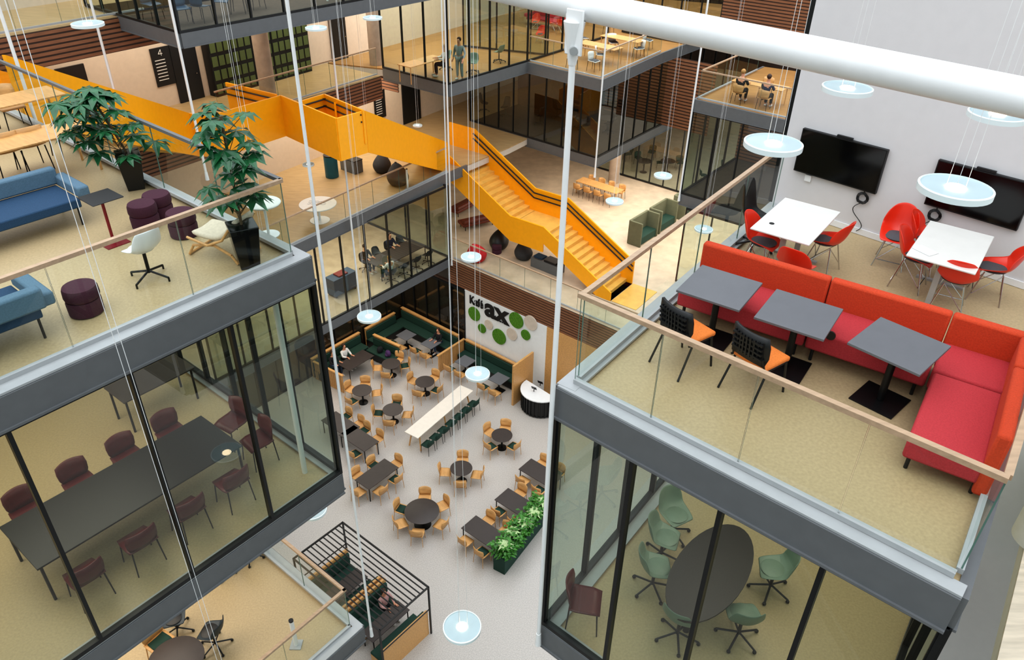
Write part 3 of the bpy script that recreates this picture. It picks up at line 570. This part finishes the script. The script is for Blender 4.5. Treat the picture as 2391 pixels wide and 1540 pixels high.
def plant(x,y,h,sp,lean,label,n,seed):
    rr=random.Random(seed); t=T('potted_plant',label,'plant',zz(P(x,y,L3),L3),.5)
    B().add([(i*s,j*s,z) for z,s in((0,.13),(.62,.19)) for i,j in((-1,-1),(1,-1),(1,1),(-1,1))],[(3,2,1,0),(4,5,6,7),(0,1,5,4),(1,2,6,5),(2,3,7,6),(3,0,4,7)]).ob('pot',potm,t,bev=.01)
    B().box((0,0,.6),(.33,.33,.02)).ob('soil',stem,t)
    sm=B(); fo=B()
    for k in range(n):
        f=rr.random(); A=rr.random()*6.28; rad_=sp*(.25+.75*math.sqrt(rr.random()))*(1-.5*max(0,f-.5)); z=.65+(h-.65)*f
        c=Ve((math.cos(A)*rad_+lean[0]*f,math.sin(A)*rad_+lean[1]*f,z)); base=Ve((lean[0]*f*.6,lean[1]*f*.6,max(.6,z-.25)))
        sm.cyl(base,c,.006,.004,5)
        L_=rr.uniform(.2,.32); off=rr.random()*6
        for j in range(8):
            B2=off+j*.785; d=Ve((math.cos(B2),math.sin(B2),rr.uniform(-.2,.15))); fo.leaflet(c,d,L_,L_*.22,L_*rr.uniform(.25,.6))
    sm.tube([(0,0,.6),(lean[0]*.3,lean[1]*.3,.6+(h-.6)*.5),(lean[0]*.6,lean[1]*.6,h-.1)],.02); sm.ob('stem',stem,t); fo.ob('foliage',leaf,t,smooth=0)
plant(318,438,1.75,.6,(-.55,.1),'large bushy umbrella plant in a black pot beside the blue sofa',40,3)
plant(582,618,2.2,.38,(.0,0),'tall sparse umbrella plant in a black pot at the deck corner',26,8)
OT=K(k_rect,2.2,.8,oak,oak)
OT(zz(P(40,325,L3+.74),L3),ANG,'long oak table with chairs beyond the blue sofa'); OT(zz(P(-10,238,L3+.74),L3),ANG,'oak table farthest back on the left deck')
for x,y,d,l in((85,395,b,'oak chair at the near side of the long oak table, right one'),(30,410,b,'oak chair at the near side of the long oak table, left one'),(165,362,-a,'oak chair at the right end of the long oak table'),(40,300,-b,'oak chair behind the long oak table')): OAKC(zz(P(x,y,L3),L3),rzd(d),l)
# ------------------------------------------------------------ left glass room (burgundy chairs)
tc=zz(P(300,1128,L2+.74),L2); BT=K(k_rect,3.3,1.2,glossk,bsteel); BT(tc,ANG,'long black meeting table inside the left glass room')
ORD=("leftmost","second from left","third from left","rightmost")
for k,s in enumerate((-1.2,-.4,.4,1.2)):
    for sg,nm in((1,'far'),(-1,'window')):
        BURG(tc+a*s+b*sg*.88,rzd(-b*sg),f'burgundy wooden chair at the {nm} side of the black table, {ORD[k]}')
for s,nm in((.38,'far'),(-.38,'near')): BURG(tc+a*2.05+b*s,rzd(-a)+.3*s,f'burgundy wooden chair at the right end of the black table, {nm} one')
BT2=K(k_rect,1.4,.7,tabdk,bsteel); BT2(zz(P(350,880,L2+.74),L2),ANG,'small dark table at the back of the left glass room')
q=zz(P(712,1102,L2),L2); tag(B().cyl((0,0,0),(0,0,3.7),.045,n=16).ob('steel_column',pwhite),'slim white column inside the left glass room','column').location=q
# lower left deck
RB(zz(P(405,1525,L1+.74),L1),0,'dark round table at the bottom edge of the lowest left deck',sc=.75); CAFEG(zz(P(375,1500,L1+.45),L1),-rad(120),'oak chair with green seat on the lowest left deck')
SWD(zz(P(495,1475,L1+.45),L1),-rad(-80),'dark shell swivel chair alone on the lowest left deck'); SWD(zz(P(405,1440,L1+.45),L1),-rad(160),'dark swivel chair behind the oak chair on the lowest deck'); SWD(zz(P(520,1335,L1),L1),-rad(-50),'swivel chair mostly hidden under the left glass room'); SWD(zz(P(585,1300,L1),L1),-rad(-50),'swivel chair farthest right under the left glass room')
def post(x,y,z,label,h=.75):
    t=T('floor_post',label,'post',zz(P(x,y,z),z)); B().cyl((0,0,0),(0,0,h),.045,n=14).ob('pole',pwhite,t); B().box((0,0,.01),(.22,.22,.02)).ob('base',ledge,t); B().cyl((0,0,h),(0,0,h+.03),.047,n=14).ob('cap',black,t)
post(692,1505,L1,'short white post on the lowest left deck'); post(952,440,L1,'short white post behind the whiteboard deck railing',.9)
# ------------------------------------------------------------ right glass room
tc=zz(P(1660,1330,L2+.74),L2); t=T('oval_table','dark oval meeting table inside the right glass room','table',tc,rzd(da))
m=B(); m.prism([(.48*math.cos(k*PI/18),1.0*math.sin(k*PI/18)) for k in range(36)],.71,.74); m.ob('tabletop',mat('espresso_top','#1E1816',.45),t)
for s in(-.55,.55): B().cyl((0,s,0),(0,s,.71),.05).ob('leg',bsteel,t)
for x,y,t_,l in((1575,1200,150,'sage swivel chair farthest from the camera in the right glass room'),(1550,1255,110,'sage swivel chair second from the back in the right glass room'),(1530,1325,90,'sage swivel chair left of the oval table'),(1735,1440,0,'sage swivel chair nearest the window of the right glass room'),(1590,1440,40,'sage swivel chair at the near left of the oval table'),(1810,1330,-80,'sage swivel chair right of the oval table')): SWG(zz(P(x,y,L2+.45),L2),-rad(t_),l)
BURG(zz(P(1365,1400,L2+.45),L2),-rad(100),'dark wooden chair by the corner of the right glass room')
# ------------------------------------------------------------ café
def side(v):
    A=(math.degrees(math.atan2(v.x,v.y))+382.5)%360; return ('far','far right','right','near right','near','near left','left','far left')[int(A//45)]
def chair(green,c,d,txt):
    (CAFEG if green else CAFE)(c,rzd(d),('green-cushioned oak chair, ' if green else 'plain oak chair, ')+txt,sc=1.08)
def ring(px,kind,d,azs,ph,gm):
    c=zz(P(px[0],px[1],.74),0); kind(c,0,'dark round café table '+ph)
    for k,A in enumerate(azs):
        v=az(A); chair((gm>>k)&1,c+v*(d/2+.22),-v,f'{side(v)} of the round table {ph}')
ring((913,848),RS,.92,(20,75,190,265),'nearest the left booth',6)
ring((845,910),RS,.92,(0,80,215,300),'nearest the glass tower',4)
ring((992,890),RS,.92,(30,120,200,300),"left of the counter's far end",2)
ring((917,955),RS,.92,(5,95,185,270),"left of the counter's near end",9)
ring((1172,1015),RS,.92,(10,130,225,310),'right of the long counter',6)
ring((1077,1092),RS,.92,(0,100,180,270),'in the middle of the floor',0)
ring((985,1192),RB,1.35,(0,55,120,185,240,290),'with the largest top',32)
CT=K(k_rect,1.65,.85,tabdk,bsteel)
def rect(px,ph,ch,u=a,w=.85,L=1.65,gm=5):
    c=zz(P(px[0],px[1],.74),0); CT(c,rzd(u),'dark rectangular café table '+ph); v=Ve((u.y,-u.x,0))
    for k,(s,sg) in enumerate(ch):
        q=c+u*s*.42+v*sg*(w/2+.2) if abs(s)<1.5 else c+u*(L/2+.2)*(1 if s>0 else -1)
        dd=(-v*sg) if abs(s)<1.5 else (-u if s>0 else u)
        chair((gm>>k)&1,q,dd,f'{side(q-c)} of the dark table {ph}')
rect((880,1105),'left of the largest round table',((1,1),(-1,1),(1,-1),(-1,-1),(2,0),(-2,0)))
rect((1208,1175),'behind the planter',((1,1),(-1,1),(1,-1),(-1,-1)),-b,gm=2); rect((1132,1242),'left of the planter',((1,1),(-1,1),(1,-1),(-1,-1)),-b,gm=1); rect((1262,1103),'half hidden by the right rod',((1,1),(-1,1),(1,-1),(-1,-1)),-b)
rect((795,988),'by the left tower, farther one',((1,1),(-1,1)),b); rect((838,1022),'by the left tower, nearer one',((1,1),(-1,1),(-1,-1)),b)
# long counter
q=[zz(P(x,y,.9),0) for x,y in((960,1015),(1090,905))]; u=(q[1]-q[0]); Lc=u.length; u.normalize(); v=Ve((u.y,-u.x,0))
t=T('counter_table','long beige counter table on oak trestle legs','table',(q[0]+q[1])/2,rzd(u))
B().box((0,0,.88),(.75,Lc,.05)).ob('tabletop',ctop,t,bev=.01)
for j in(-1,0,1):
    for i in(-1,1): B().cyl((i*.33,j*(Lc/2-.2),0),(i*.2,j*(Lc/2-.3),.86),.035).ob('leg',oak,t)
for k in range(7):
    DKC(q[0]+u*(Lc*(k+.6)/7.2)+v*.62,rzd(-v),'dark green chair along the right side of the long beige counter','green chairs along the counter')
# wall bench with oak back
def bench(o,u,n,L,label):
    t=T('wall_bench',label,'bench',zz(o,0),math.atan2(u.y,u.x)); s=1 if Ve((-u.y,u.x,0)).dot(n)>0 else -1
    B().box((L/2,s*.38,.25),(L,.6,.38)).ob('base',dark,t); B().box((L/2,s*.4,.47),(L-.02,.62,.1)).ob('seat_cushion',greens,t,bev=.03); B().box((L/2,s*.12,.76),(L-.04,.1,.44)).ob('back_cushion',greens,t,bev=.03)
    B().box((L/2,s*.03,.55),(L,.06,1.1)).ob('oak_panel',oak,t); B().box((L/2,s*.06,1.11),(L,.16,.04)).ob('top_shelf',oak,t)
lb=(kw0-J).length
bench(J-a*.2-b*.1,-b,-a,lb-.4,'green wall bench with oak top left of the café sign'); bench(kw0-a*.2-b*.2,-b,-a,(kw1-kw0).length*.72,'green wall bench below the café sign')
bench(J-a*.9+nW*.15,-a,nW,2.1,'green wall bench along the dark glass at the left corner')
bo=J-a*4.9+nW*1.5
bench(bo-nW*1.35+a*1.5,-a,nW,3.1,'green booth bench on which the two seated people sit'); bench(bo+a*1.85-nW*.6,nW,-a,1.8,'short green bench closing the left booth at its far end')
for o,l in((bo-a*1.6+nW*.75,'oak slatted booth end nearest the camera'),(kw0-a*.3-b*.05,'oak partition at the left of the café sign')):
    t=T('booth_partition',l,'partition',zz(o,0),rzd(nW if 'booth' in l else a)); g=B().box((0,-.93,.06),(.05,1.9,.1))
    for k in range(16): g.box((0,-k*.12,.5),(.06,.07,1.0))
    g.ob('slat_screen',oak,t); B().box((0,-.9,1.03),(.12,2.0,.06)).ob('top_rail',oak,t)
for o,l in((J-a*1.6-b*1.8,'dark square table before the left corner bench'),(J-a*1.3-b*3.3,'dark square table before the bench left of the sign'),(kw0-a*1.3-b*1.1,'dark square table before the sign bench, left one'),(kw0-a*1.3-b*3.3,'dark square table before the sign bench, right one')):
    PED(zz(o,0),ANG,l)
    for s,nm in((-.35,'left'),(.35,'right')): chair(nm=='left',zz(o-a*.75-b*s,0),a,f'{nm} one at the {l[12:]}')
CT(bo,ANG,'dark table in the left booth where people sit')
for s,mt,l in((.2,cl_k,'black backpack lying on the short booth bench'),(.75,mat('violet_cloth','#4A2F5C',.9),'violet backpack lying on the short booth bench')):
    t=T('backpack',l,'bag',zz(bo+a*1.4+nW*s,.525),s*3); B().blob((0,0,.16),(.17,.13,.2),14,9,lambda p:Ve((p.x,p.y,max(p.z,-.8)))).ob('body',mt,t); B().blob((0,.11,.1),(.11,.06,.09),10,6).ob('pocket',mt,t); B().tube([(-.05,0,.34),(0,0,.39),(.05,0,.34)],.012).ob('handle',black,t)
# sign wall: letters and moss discs
nk=Ve((-b.y,b.x,0)); nk=nk if nk.y<0 else -nk
def text(s,px,h,label,mt=letter,dirv=-b,n=nk,p0=K_,bold=.012,sx=1):
    cu=bpy.data.curves.new('txt','FONT'); cu.body=s; cu.size=h; cu.extrude=.02; cu.offset=bold; ob=bpy.data.objects.new('txt',cu); COL.objects.link(ob)
    dg=bpy.context.evaluated_depsgraph_get(); me=bpy.data.meshes.new_from_object(ob.evaluated_get(dg)); bpy.data.objects.remove(ob)
    me.materials.clear(); me.materials.append(mt); me.transform(Mx.Diagonal((sx,1,1,1))); o=bpy.data.objects.new('lettering',me); COL.objects.link(o)
    p=V(px[0],px[1],p0+n*.09,dirv); o.matrix_world=Mx.Translation(p)@Mx((dirv,Ve((0,0,1)),n)).transposed().to_4x4(); return tag(o,label,'lettering')
text('Kafé',(1096,706),.64,'black word Kafé on the white café wall',bold=.014,sx=.78); text('ax',(1132,733),1.4,'large black letters ax on the white café wall',bold=.045,sx=1.12); text('En del av SiT',(1161,748),.13,'tiny line of text below the large letters',bold=.001,sx=.8)
for x,y,r,mt,l in((1108,732,.38,moss,'moss disc at the left under the word Kafé'),(1126,766,.25,moss,'small moss disc low at the left of the sign'),(1166,785,.42,moss,'largest low moss disc in the middle of the sign'),(1206,747,.42,moss,'moss disc right of the large letters'),(1228,781,.27,moss,'small moss disc at the right of the sign'),
   (1142,757,.26,felt,'beige felt disc under the letter a'),(1196,779,.32,felt,'beige felt disc right of the lowest moss disc'),(1240,753,.38,felt,'beige felt disc at the far right of the sign')):
    p=V(x,y,K_+nk*.07,b); tag(B().cyl((0,0,0),tuple(nk*.05),r,n=30).ob('wall_disc',mt),l,'wall decoration').location=p
# kiosk
kc=zz(P(1262,948,0),0); t=T('service_desk','curved service desk with black slatted front and white top','desk',kc,0)
arc=[(.95*math.cos(A),.95*math.sin(A)) for A in [PI*.75+PI*1.0*k/16 for k in range(17)]]
B().prism([(x*.95,y*.95) for x,y in arc],0.03,.98).ob('body',black,t); B().prism([(x*1.03,y*1.03) for x,y in arc],.98,1.03).ob('counter_top',pwhite,t)
g=B()
for x,y in arc: g.box((x*.97,y*.97,.5),(.05,.05,.9),math.atan2(y,x))
g.tube([(x*.97,y*.97,.08) for x,y in arc],.02); g.ob('front_slats',dark,t)
for dx,dy,l in((-.35,-.2,'tablet on a stand on the curved service desk, left one'),(-.05,.25,'tablet on a stand on the curved service desk, right one')):
    t=T('tablet_stand',l,'tablet',kc+Ve((dx,dy,1.031)),-rad(30)); B().cyl((0,0,0),(0,0,.12),.02).ob('stand',black,t); B().box((0,0,.2),(.26,.02,.18),0,.4).ob('display',tvm,t)
so=B().box((0,0,1.15),(.1,1.5,2.3),rzd(a)).ob('oak_partition',oak); so.location=kw1-a*1.0+b*.6; tag(so,'tall oak partition left of the service desk','partition')
# planter
pa=zz(P(1165,1335,0),0); pb=zz(P(1268,1205,0),0); u=(pb-pa); Lp=u.length; u.normalize(); t=T('planter','long dark green planter full of mixed foliage','planter',(pa+pb)/2,rzd(u))
B().box((0,0,.4),(.5,Lp,.8)).ob('planter_box',greens,t,bev=.01); fo=B(); rr=random.Random(4)
for k in range(1100):
    A=rr.random()*6.28; fo.leaflet((rr.uniform(-.38,.38),rr.uniform(-Lp/2,Lp/2),.8+rr.random()**1.5*.5),(math.cos(A),math.sin(A),rr.uniform(-.2,.6)),rr.uniform(.14,.24),.055,.06)
fo.ob('foliage',leaf2,t,smooth=0)
for k in range(5):
    c=Ve((rr.uniform(-.15,.2),-Lp/2+Lp*(k+.5)/5,1.2)); fv=B()
    for j in range(11): A=j*.571+k; fv.leaflet(c,(math.cos(A),math.sin(A),.35),.36,.055,.16)
    fv.ob('variegated_rosette',leafv,t,smooth=0)
# pergola booth
g0=zz(P(800,1219,2.4),0); g1=zz(P(1000,1370,2.4),0); ug=(g1-g0); Lg=ug.length; ug.normalize(); vg=Ve((ug.y,-ug.x,0)); vg=vg if vg.dot(a)<0 else -vg; Wg=2.1
t=T('slatted_booth','black slatted canopy booth frame beside the lowest left deck','booth',g1,math.atan2(ug.y,ug.x)); s=1 if Ve((-ug.y,ug.x,0)).dot(vg)>0 else -1
for x in(0,-Lg):
    for y in(0,Wg): B().box((x,s*y,1.2),(.05,.05,2.4)).ob('post',black,t)
g=B()
for y in(0,Wg): g.box((-Lg/2,s*y,2.4),(Lg+.05,.05,.05))
for x in(0,-Lg): g.box((x,s*Wg/2,2.4),(.05,Wg,.05))
g.ob('frame',black,t)
for x in(0,-Lg): B().box((x,s*Wg/2,1.3),(.03,Wg,.03)).ob('side_rail',black,t)
for k in range(1,12): B().box((-Lg/2,s*Wg*k/12,2.4),(Lg,.03,.04)).ob('roof_slat',black,t)
def gb(x,dirx,label):
    t=T('booth_bench',label,'bench',g1+ug*x+vg*Wg/2,math.atan2(ug.y,ug.x)); B().box((dirx*.32,0,.25),(.6,Wg-.15,.36)).ob('base',oak,t); B().box((dirx*.34,0,.47),(.62,Wg-.16,.1)).ob('seat_cushion',greens,t,bev=.03); B().box((-dirx*.02,0,.6),(.08,Wg-.12,1.2)).ob('back_panel',oak,t); B().box((dirx*.09,0,.85),(.1,Wg-.2,.5)).ob('back_cushion',greens,t,bev=.03)
gb(-.1,-1,'booth bench with oak back at the camera end of the slatted booth'); gb(-2.1,1,'middle booth bench under the black slats'); gb(-2.32,-1,'booth bench back to back with the middle one'); gb(-Lg+.15,1,'booth bench at the far end of the slatted booth')
GT=K(k_rect,1.65,.6,tabdk,bsteel)
GT(zz(g1+ug*-1.1+vg*1,0),rzd(vg),'dark table under the slatted canopy, nearer one'); GT(zz(g1+ug*-(Lg+2.2)/2+vg*1,0),rzd(vg),'dark table under the slatted canopy, farther one')
person(zz(g1+ug*-1.72+vg*.5,0),rzd(ug),'person in pale top seated under the black slatted canopy',True,mat('pink_cloth','#B98F8A',.9),cl_k,hairb)
# ------------------------------------------------------------ lounge floor L0
for x,y,A,l in((1082,492,35,'brown leather daybed farther from the beanbags'),(1113,527,60,'brown leather daybed nearer the beanbags')):
    t=T('daybed',l,'daybed',zz(P(x,y,L0),L0),rad(90-A)); B().box((0,0,.32),(1.9,.75,.16)).ob('seat',leather,t,bev=.04); B().cyl((-.9,-.3,.5),(.9,-.3,.5),.12,n=14).ob('bolster',leather,t)
    for i in(-1,1):
        for j in(-1,1): B().cyl((i*.8,j*.28,0),(i*.8,j*.28,.25),.02).ob('leg',black,t)
BEAND(zz(P(1165,578,L0),L0),-rad(200),'black beanbag standing upright between daybed and stair',sc=1.15); BEANK(zz(P(1222,603,L0),L0),-rad(120),'charcoal beanbag nearest the stair'); BEANR(zz(P(1113,608,L0),L0),-rad(60),'red beanbag behind the café wall railing',sc=1.1)
POUF(zz(P(1160,590,L0),L0),0,'small round stool between the two dark beanbags')
t=T('storage_bench','grey storage bench with black boxes beside the stair foot','bench',zz(P(1278,628,L0),L0),rzd(-b)); B().box((0,0,.25),(.6,1.6,.5)).ob('body',beamm,t,bev=.01); B().box((0,.3,.56),(.5,.7,.1)).ob('top_tray',black,t); B().box((0,-.45,.54),(.4,.5,.06)).ob('top_tray',blue,t)
BEANK(zz(P(893,400,L1),L1),-rad(180),'grey beanbag on the deck under the orange stair, left one'); BEANK(zz(P(930,430,L1),L1),-rad(150),'grey beanbag on the deck under the orange stair, right one',sc=1.15)
t=T('waste_bin','teal cylindrical bin beside the beanbags','bin',zz(P(776,412,L1),L1)); B().lathe([(.28,0),(.3,.02),(.3,.95),(.29,1.0)],n=26).ob('body',teal,t); B().lathe([(.3,1.0),(.3,1.05),(.2,1.07)],n=26).ob('lid',dark,t)
t=T('storage_box','dark storage box beside the teal bin','box',zz(P(822,398,L1),L1),ANG); B().box((0,0,.3),(1.0,.5,.6)).ob('body',beamm,t,bev=.01); B().box((0,0,.61),(1.02,.52,.03)).ob('lid',dark,t)
t=T('whiteboard_table','round white table with handwriting on the middle deck','table',zz(P(742,475,L1+.74),L1)); B().lathe([(.74,.7),(.75,.72),(.74,.74)],n=40).ob('tabletop',wtop,t); B().cyl((0,0,0),(0,0,.7),.05).ob('pole',pwhite,t); B().lathe([(.4,0),(.4,.02)],n=24).ob('base',pwhite,t)
for k in range(3):
    g=B(); g.tube([(-.4+.06*j,-.05+.14*k+.04*R.uniform(-1,1),.741) for j in range(13)],.006,4); g.ob('handwriting',blue,t)
OL=K(k_rect,2.8,.8,oak,oak)
for x,y,l in((1400,432,'long oak table on the lounge floor in front of the column'),):
    c=zz(P(x,y,L0+.74),L0); OL(c,rzd(b),l)
    for k in range(4):
        for sg,nm in((1,'far'),(-1,'near')): OAKC(c+b*(-1.05+.7*k)+a*sg*.6,rzd(-a*sg),f'oak chair at the {nm} side of the long lounge table',f'oak chairs on the {nm} side of the lounge table')
for x,y,l in((1500,560,'moss green felt booth sofa nearest the stair'),(1545,530,'moss green felt booth sofa facing the railing'),(1600,500,'moss green felt booth sofa farthest right')):
    t=T('booth_sofa',l,'sofa',zz(P(x,y,L0),L0),rzd(-b)); B().box((0,0,.25),(1.6,.6,.4)).ob('seat',greens,t,bev=.03); B().box((0,-.36,.65),(1.7,.12,1.3)).ob('backrest',gbooth,t,bev=.03)
    for i in(-1,1): B().box((i*.82,0,.65),(.1,.75,1.3)).ob('side_panel',gbooth,t,bev=.03)
for x,y in((1490,385),(1520,370),(1465,375),(1640,425),(1690,405),(1540,395),(1475,355),(1585,395)): DKC(zz(P(x,y,L0),L0),R.random()*6,'dark chair in the dim area below the study deck','dark chairs in the dim area below the study deck')
for x,y in((1505,375),(1665,415),(1560,375)): RS(zz(P(x,y,L0+.74),L0),0,'round table in the dim area below the study deck','round tables in the dim area below the study deck')
# lounge behind dark glass (level 1)
for x,y in((1300,275),(1350,300),(1420,310),(1450,270),(1260,290),(1180,270),(1130,260)): SWK(zz(P(x,y,L1),L1),R.random()*6,'black chair in the dark glass room below the study deck','black chairs in the dark glass room')
for x,y in((1325,270),(1420,275)): RS(zz(P(x,y,L1+.74),L1),0,'round table in the dark glass room below the study deck','round tables in the dark glass room')
# L0 glass room with people
c=zz(P(925,590,L0+.74),L0); OLD=K(k_rect,3.0,1.1,tabdk,bsteel); OLD(c,ANG,'dark meeting table in the glass room with seated people')
for k in range(4):
    for sg,nm in((1,'far'),(-1,'window')): SWD(c+a*(-1.2+.8*k)+b*sg*.9,rzd(-b*sg),f'dark swivel chair at the {nm} side of the meeting table, {ORD[k]}')
person(c+a*-1.2+b*.86,rzd(-b),'person in dark top seated at the left of the meeting table',True,cl_k,cl_j,hairb); person(c+a*.4+b*.86,rzd(-b),'person in dark navy top seated farther right at the meeting table',True,cl_b,cl_k,hairb); person(c+a*-1.2-b*.86,rzd(b),'person in white shirt seated with back to the glass',True,cl_w,cl_j,hairy)
t=T('equipment_cart','blue wheeled cart with red top in the left of the glass room','cart',zz(P(800,680,L0),L0),ANG); B().box((0,0,.5),(.6,1.3,.8)).ob('body',bseat,t,bev=.01); B().box((0,0,.93),(.4,.5,.06)).ob('top_tray',dred,t)
for i in(-1,1):
    for j in(-1,1): B().cyl((i*.25-.02,j*.55,.05),(i*.25+.02,j*.55,.05),.05).ob('wheel',black,t)
# C room people
person(zz(P(1074,186,L2),L2),rzd(-a-b*.2),'man with beard standing in grey sweater and pale trousers behind glass',False,cl_g,cl_g,hairb)
t_=zz(P(985,142,L2+.74),L2); OT(t_,ANG,'oak desk behind the glass left of the standing man'); person(zz(P(1040,150,L2+.5),L2),rzd(Ve((-1,-.3,0))),'person in white shirt seated left of the standing man',True,cl_w,cl_k,hairy)
for x,y,l in((1165,145,'grey office chair right of the standing man'),(1105,170,'sage office chair just beside the standing man'),(1042,162,'office chair under the person in the white shirt')): SWG(zz(P(x,y,L2),L2),1.9 if x==1042 else R.random()*6,l)
# D deck
for x,y,l in((1400,105,'left'),(1455,88,'right')): OT(zz(P(x,y,L2+.74),L2),rzd(-b),f'oak table on the study deck, {l} one')
for x,y in((1335,160),(1385,165),(1400,150),(1430,120),(1360,110),(1490,135),(1510,115),(1420,80),(1470,75)): GREYC(zz(P(x,y,L2),L2),R.random()*6,'grey chair with steel legs on the study deck','grey chairs on the study deck')
for x,y in((1262,100),(1285,75),(1310,80),(1250,70),(1350,60),(1390,45)): RED(zz(P(x,y,L2),L2),R.random()*6,'red chair at the back of the study deck','red chairs at the back of the study deck')
for x,y,l in((1275,62,'red sofa at the back of the study deck, left one'),(1330,45,'red sofa at the back of the study deck, right one')): bsofa(zz(P(x,y,L2),0),rzd(-a),2.2,l,sred,sred,L2)
# E terrace
c=zz(P(1775,195,L2+.74),L2); OT(c,rzd(-b),'oak table on the terrace between two students')
person(c-a*.75+b*.5,rzd(a),'person in black seated at the left of the terrace table',True,cl_k,cl_k,hairy); person(c-b*.6-a*.75,rzd(a),'person in navy seated at the right of the terrace table',True,cl_b,cl_k,hairb)
for s,l in((.5,'left'),(-.6,'right')): OAKC(c-a*.8+b*s,rzd(a),f'chair under the {l} student on the terrace')
OAKC(c+a*.7,rzd(-a),'empty chair across the terrace table')
# F box chairs
for x,y in((360,45),(430,55),(475,50),(520,38),(560,30),(600,20),(390,20),(450,10)): BLUEC(zz(P(x,y,L3),L3),R.random()*6,'blue chair inside the topmost glass box','blue chairs in the topmost glass box')
# gallery details
rw=math.atan2(wd.y,wd.x); lw=(w1-w0).length
def k_lock():
    t=T('locker_unit',None,'locker'); B().box((0,-.25,1.1),(1.0,.45,2.2)).ob('body',dark,t)
    for i in range(3):
        for j in range(4): B().box((-.325+i*.325,-.49,.3+j*.53),(.25,.02,.38)).ob('door',olive,t)
    return t
LK=K(k_lock); nl=int(lw/1.02)
for k in range(nl): LK(zz(w0+wd*(.5+k*1.02)+nW*.02,L2),rw,'black locker unit with olive green doors on the gallery','lockers along the gallery wall')
for x,y,z,l in((628,225,L2,'concrete column before the green lockers'),(272,245,L2,'concrete column at the left of the gallery'),(880,150,L2,'concrete column beside the glass room'),(892,285,L1,'concrete column on the floor behind the orange landing'),(1432,425,L0,'concrete column below the study deck')):
    tag(B().cyl((0,0,0),(0,0,3.75),.32,n=28).ob('concrete_column',conc),l,'column').location=zz(P(x,y,z),z)
tag(B().cyl((0,0,0),(0,0,1.9),.3,n=28).ob('concrete_column',concp),'pale concrete column at the right frame edge','column').location=zz(P(2425,1260,L3-2.1),L3-2.1)
def door(x,y,z,w=1.0):
    p=zz(P(x,y,z),0); s=(p-w0).dot(wd); c=w0+wd*s+nW*.03; m=B().box((c.x,c.y,z+1.1),(w,.08,2.2),rw); o=st('door',m,dark); B().cyl(tuple(c+nW*.05+wd*.35+Ve((0,0,z+1))),tuple(c+nW*.12+wd*.35+Ve((0,0,z+1))),.02).ob('door_handle',chrome,o)
door(455,235,L2,1.1); door(800,140,L2); door(970,285,L1,1.4); door(200,300,L2)
for x,y,z,l,s in((395,175,L2,'dark wall sign with the number 4 on the gallery','4'),(908,245,L1,'dark wall sign beside the lower gallery door','')):
    p=zz(P(x,y+70,z),0); k=(p-w0).dot(wd); c=w0+wd*k+nW*.03; t=T('wall_sign',l,'sign',zz(c,z+1.5),rw); B().box((0,0,0),(.8,.04,1.4)).ob('board',dark,t)
    for j in range(7): B().box((-.08,-.022,.25-j*.12),(.42,.004,.03)).ob('text_line',wtop,t)
    if s: B().tube([(.02,-.025,.4),(.02,-.025,.62),(-.1,-.025,.47),(.07,-.025,.47)],.012).ob('numeral',wtop,t)
# café people
person(zz(bo-nW*.8,0),rzd(nW),'person in white shirt seated in the left café booth',True,cl_w,cl_k,hairb); person(zz(bo-nW*.8-a*.75,0),rzd(nW),'person in black seated beside the white shirt in the booth',True,cl_k,cl_j,hairb)
person(zz(J-a*.7-b*3.3,0),rzd(-a),'person in dark top seated on the bench left of the café sign',True,cl_k,cl_j,hairb)
SC.view_settings.view_transform='Standard'
try: SC.view_settings.look='Medium High Contrast'
except Exception: pass
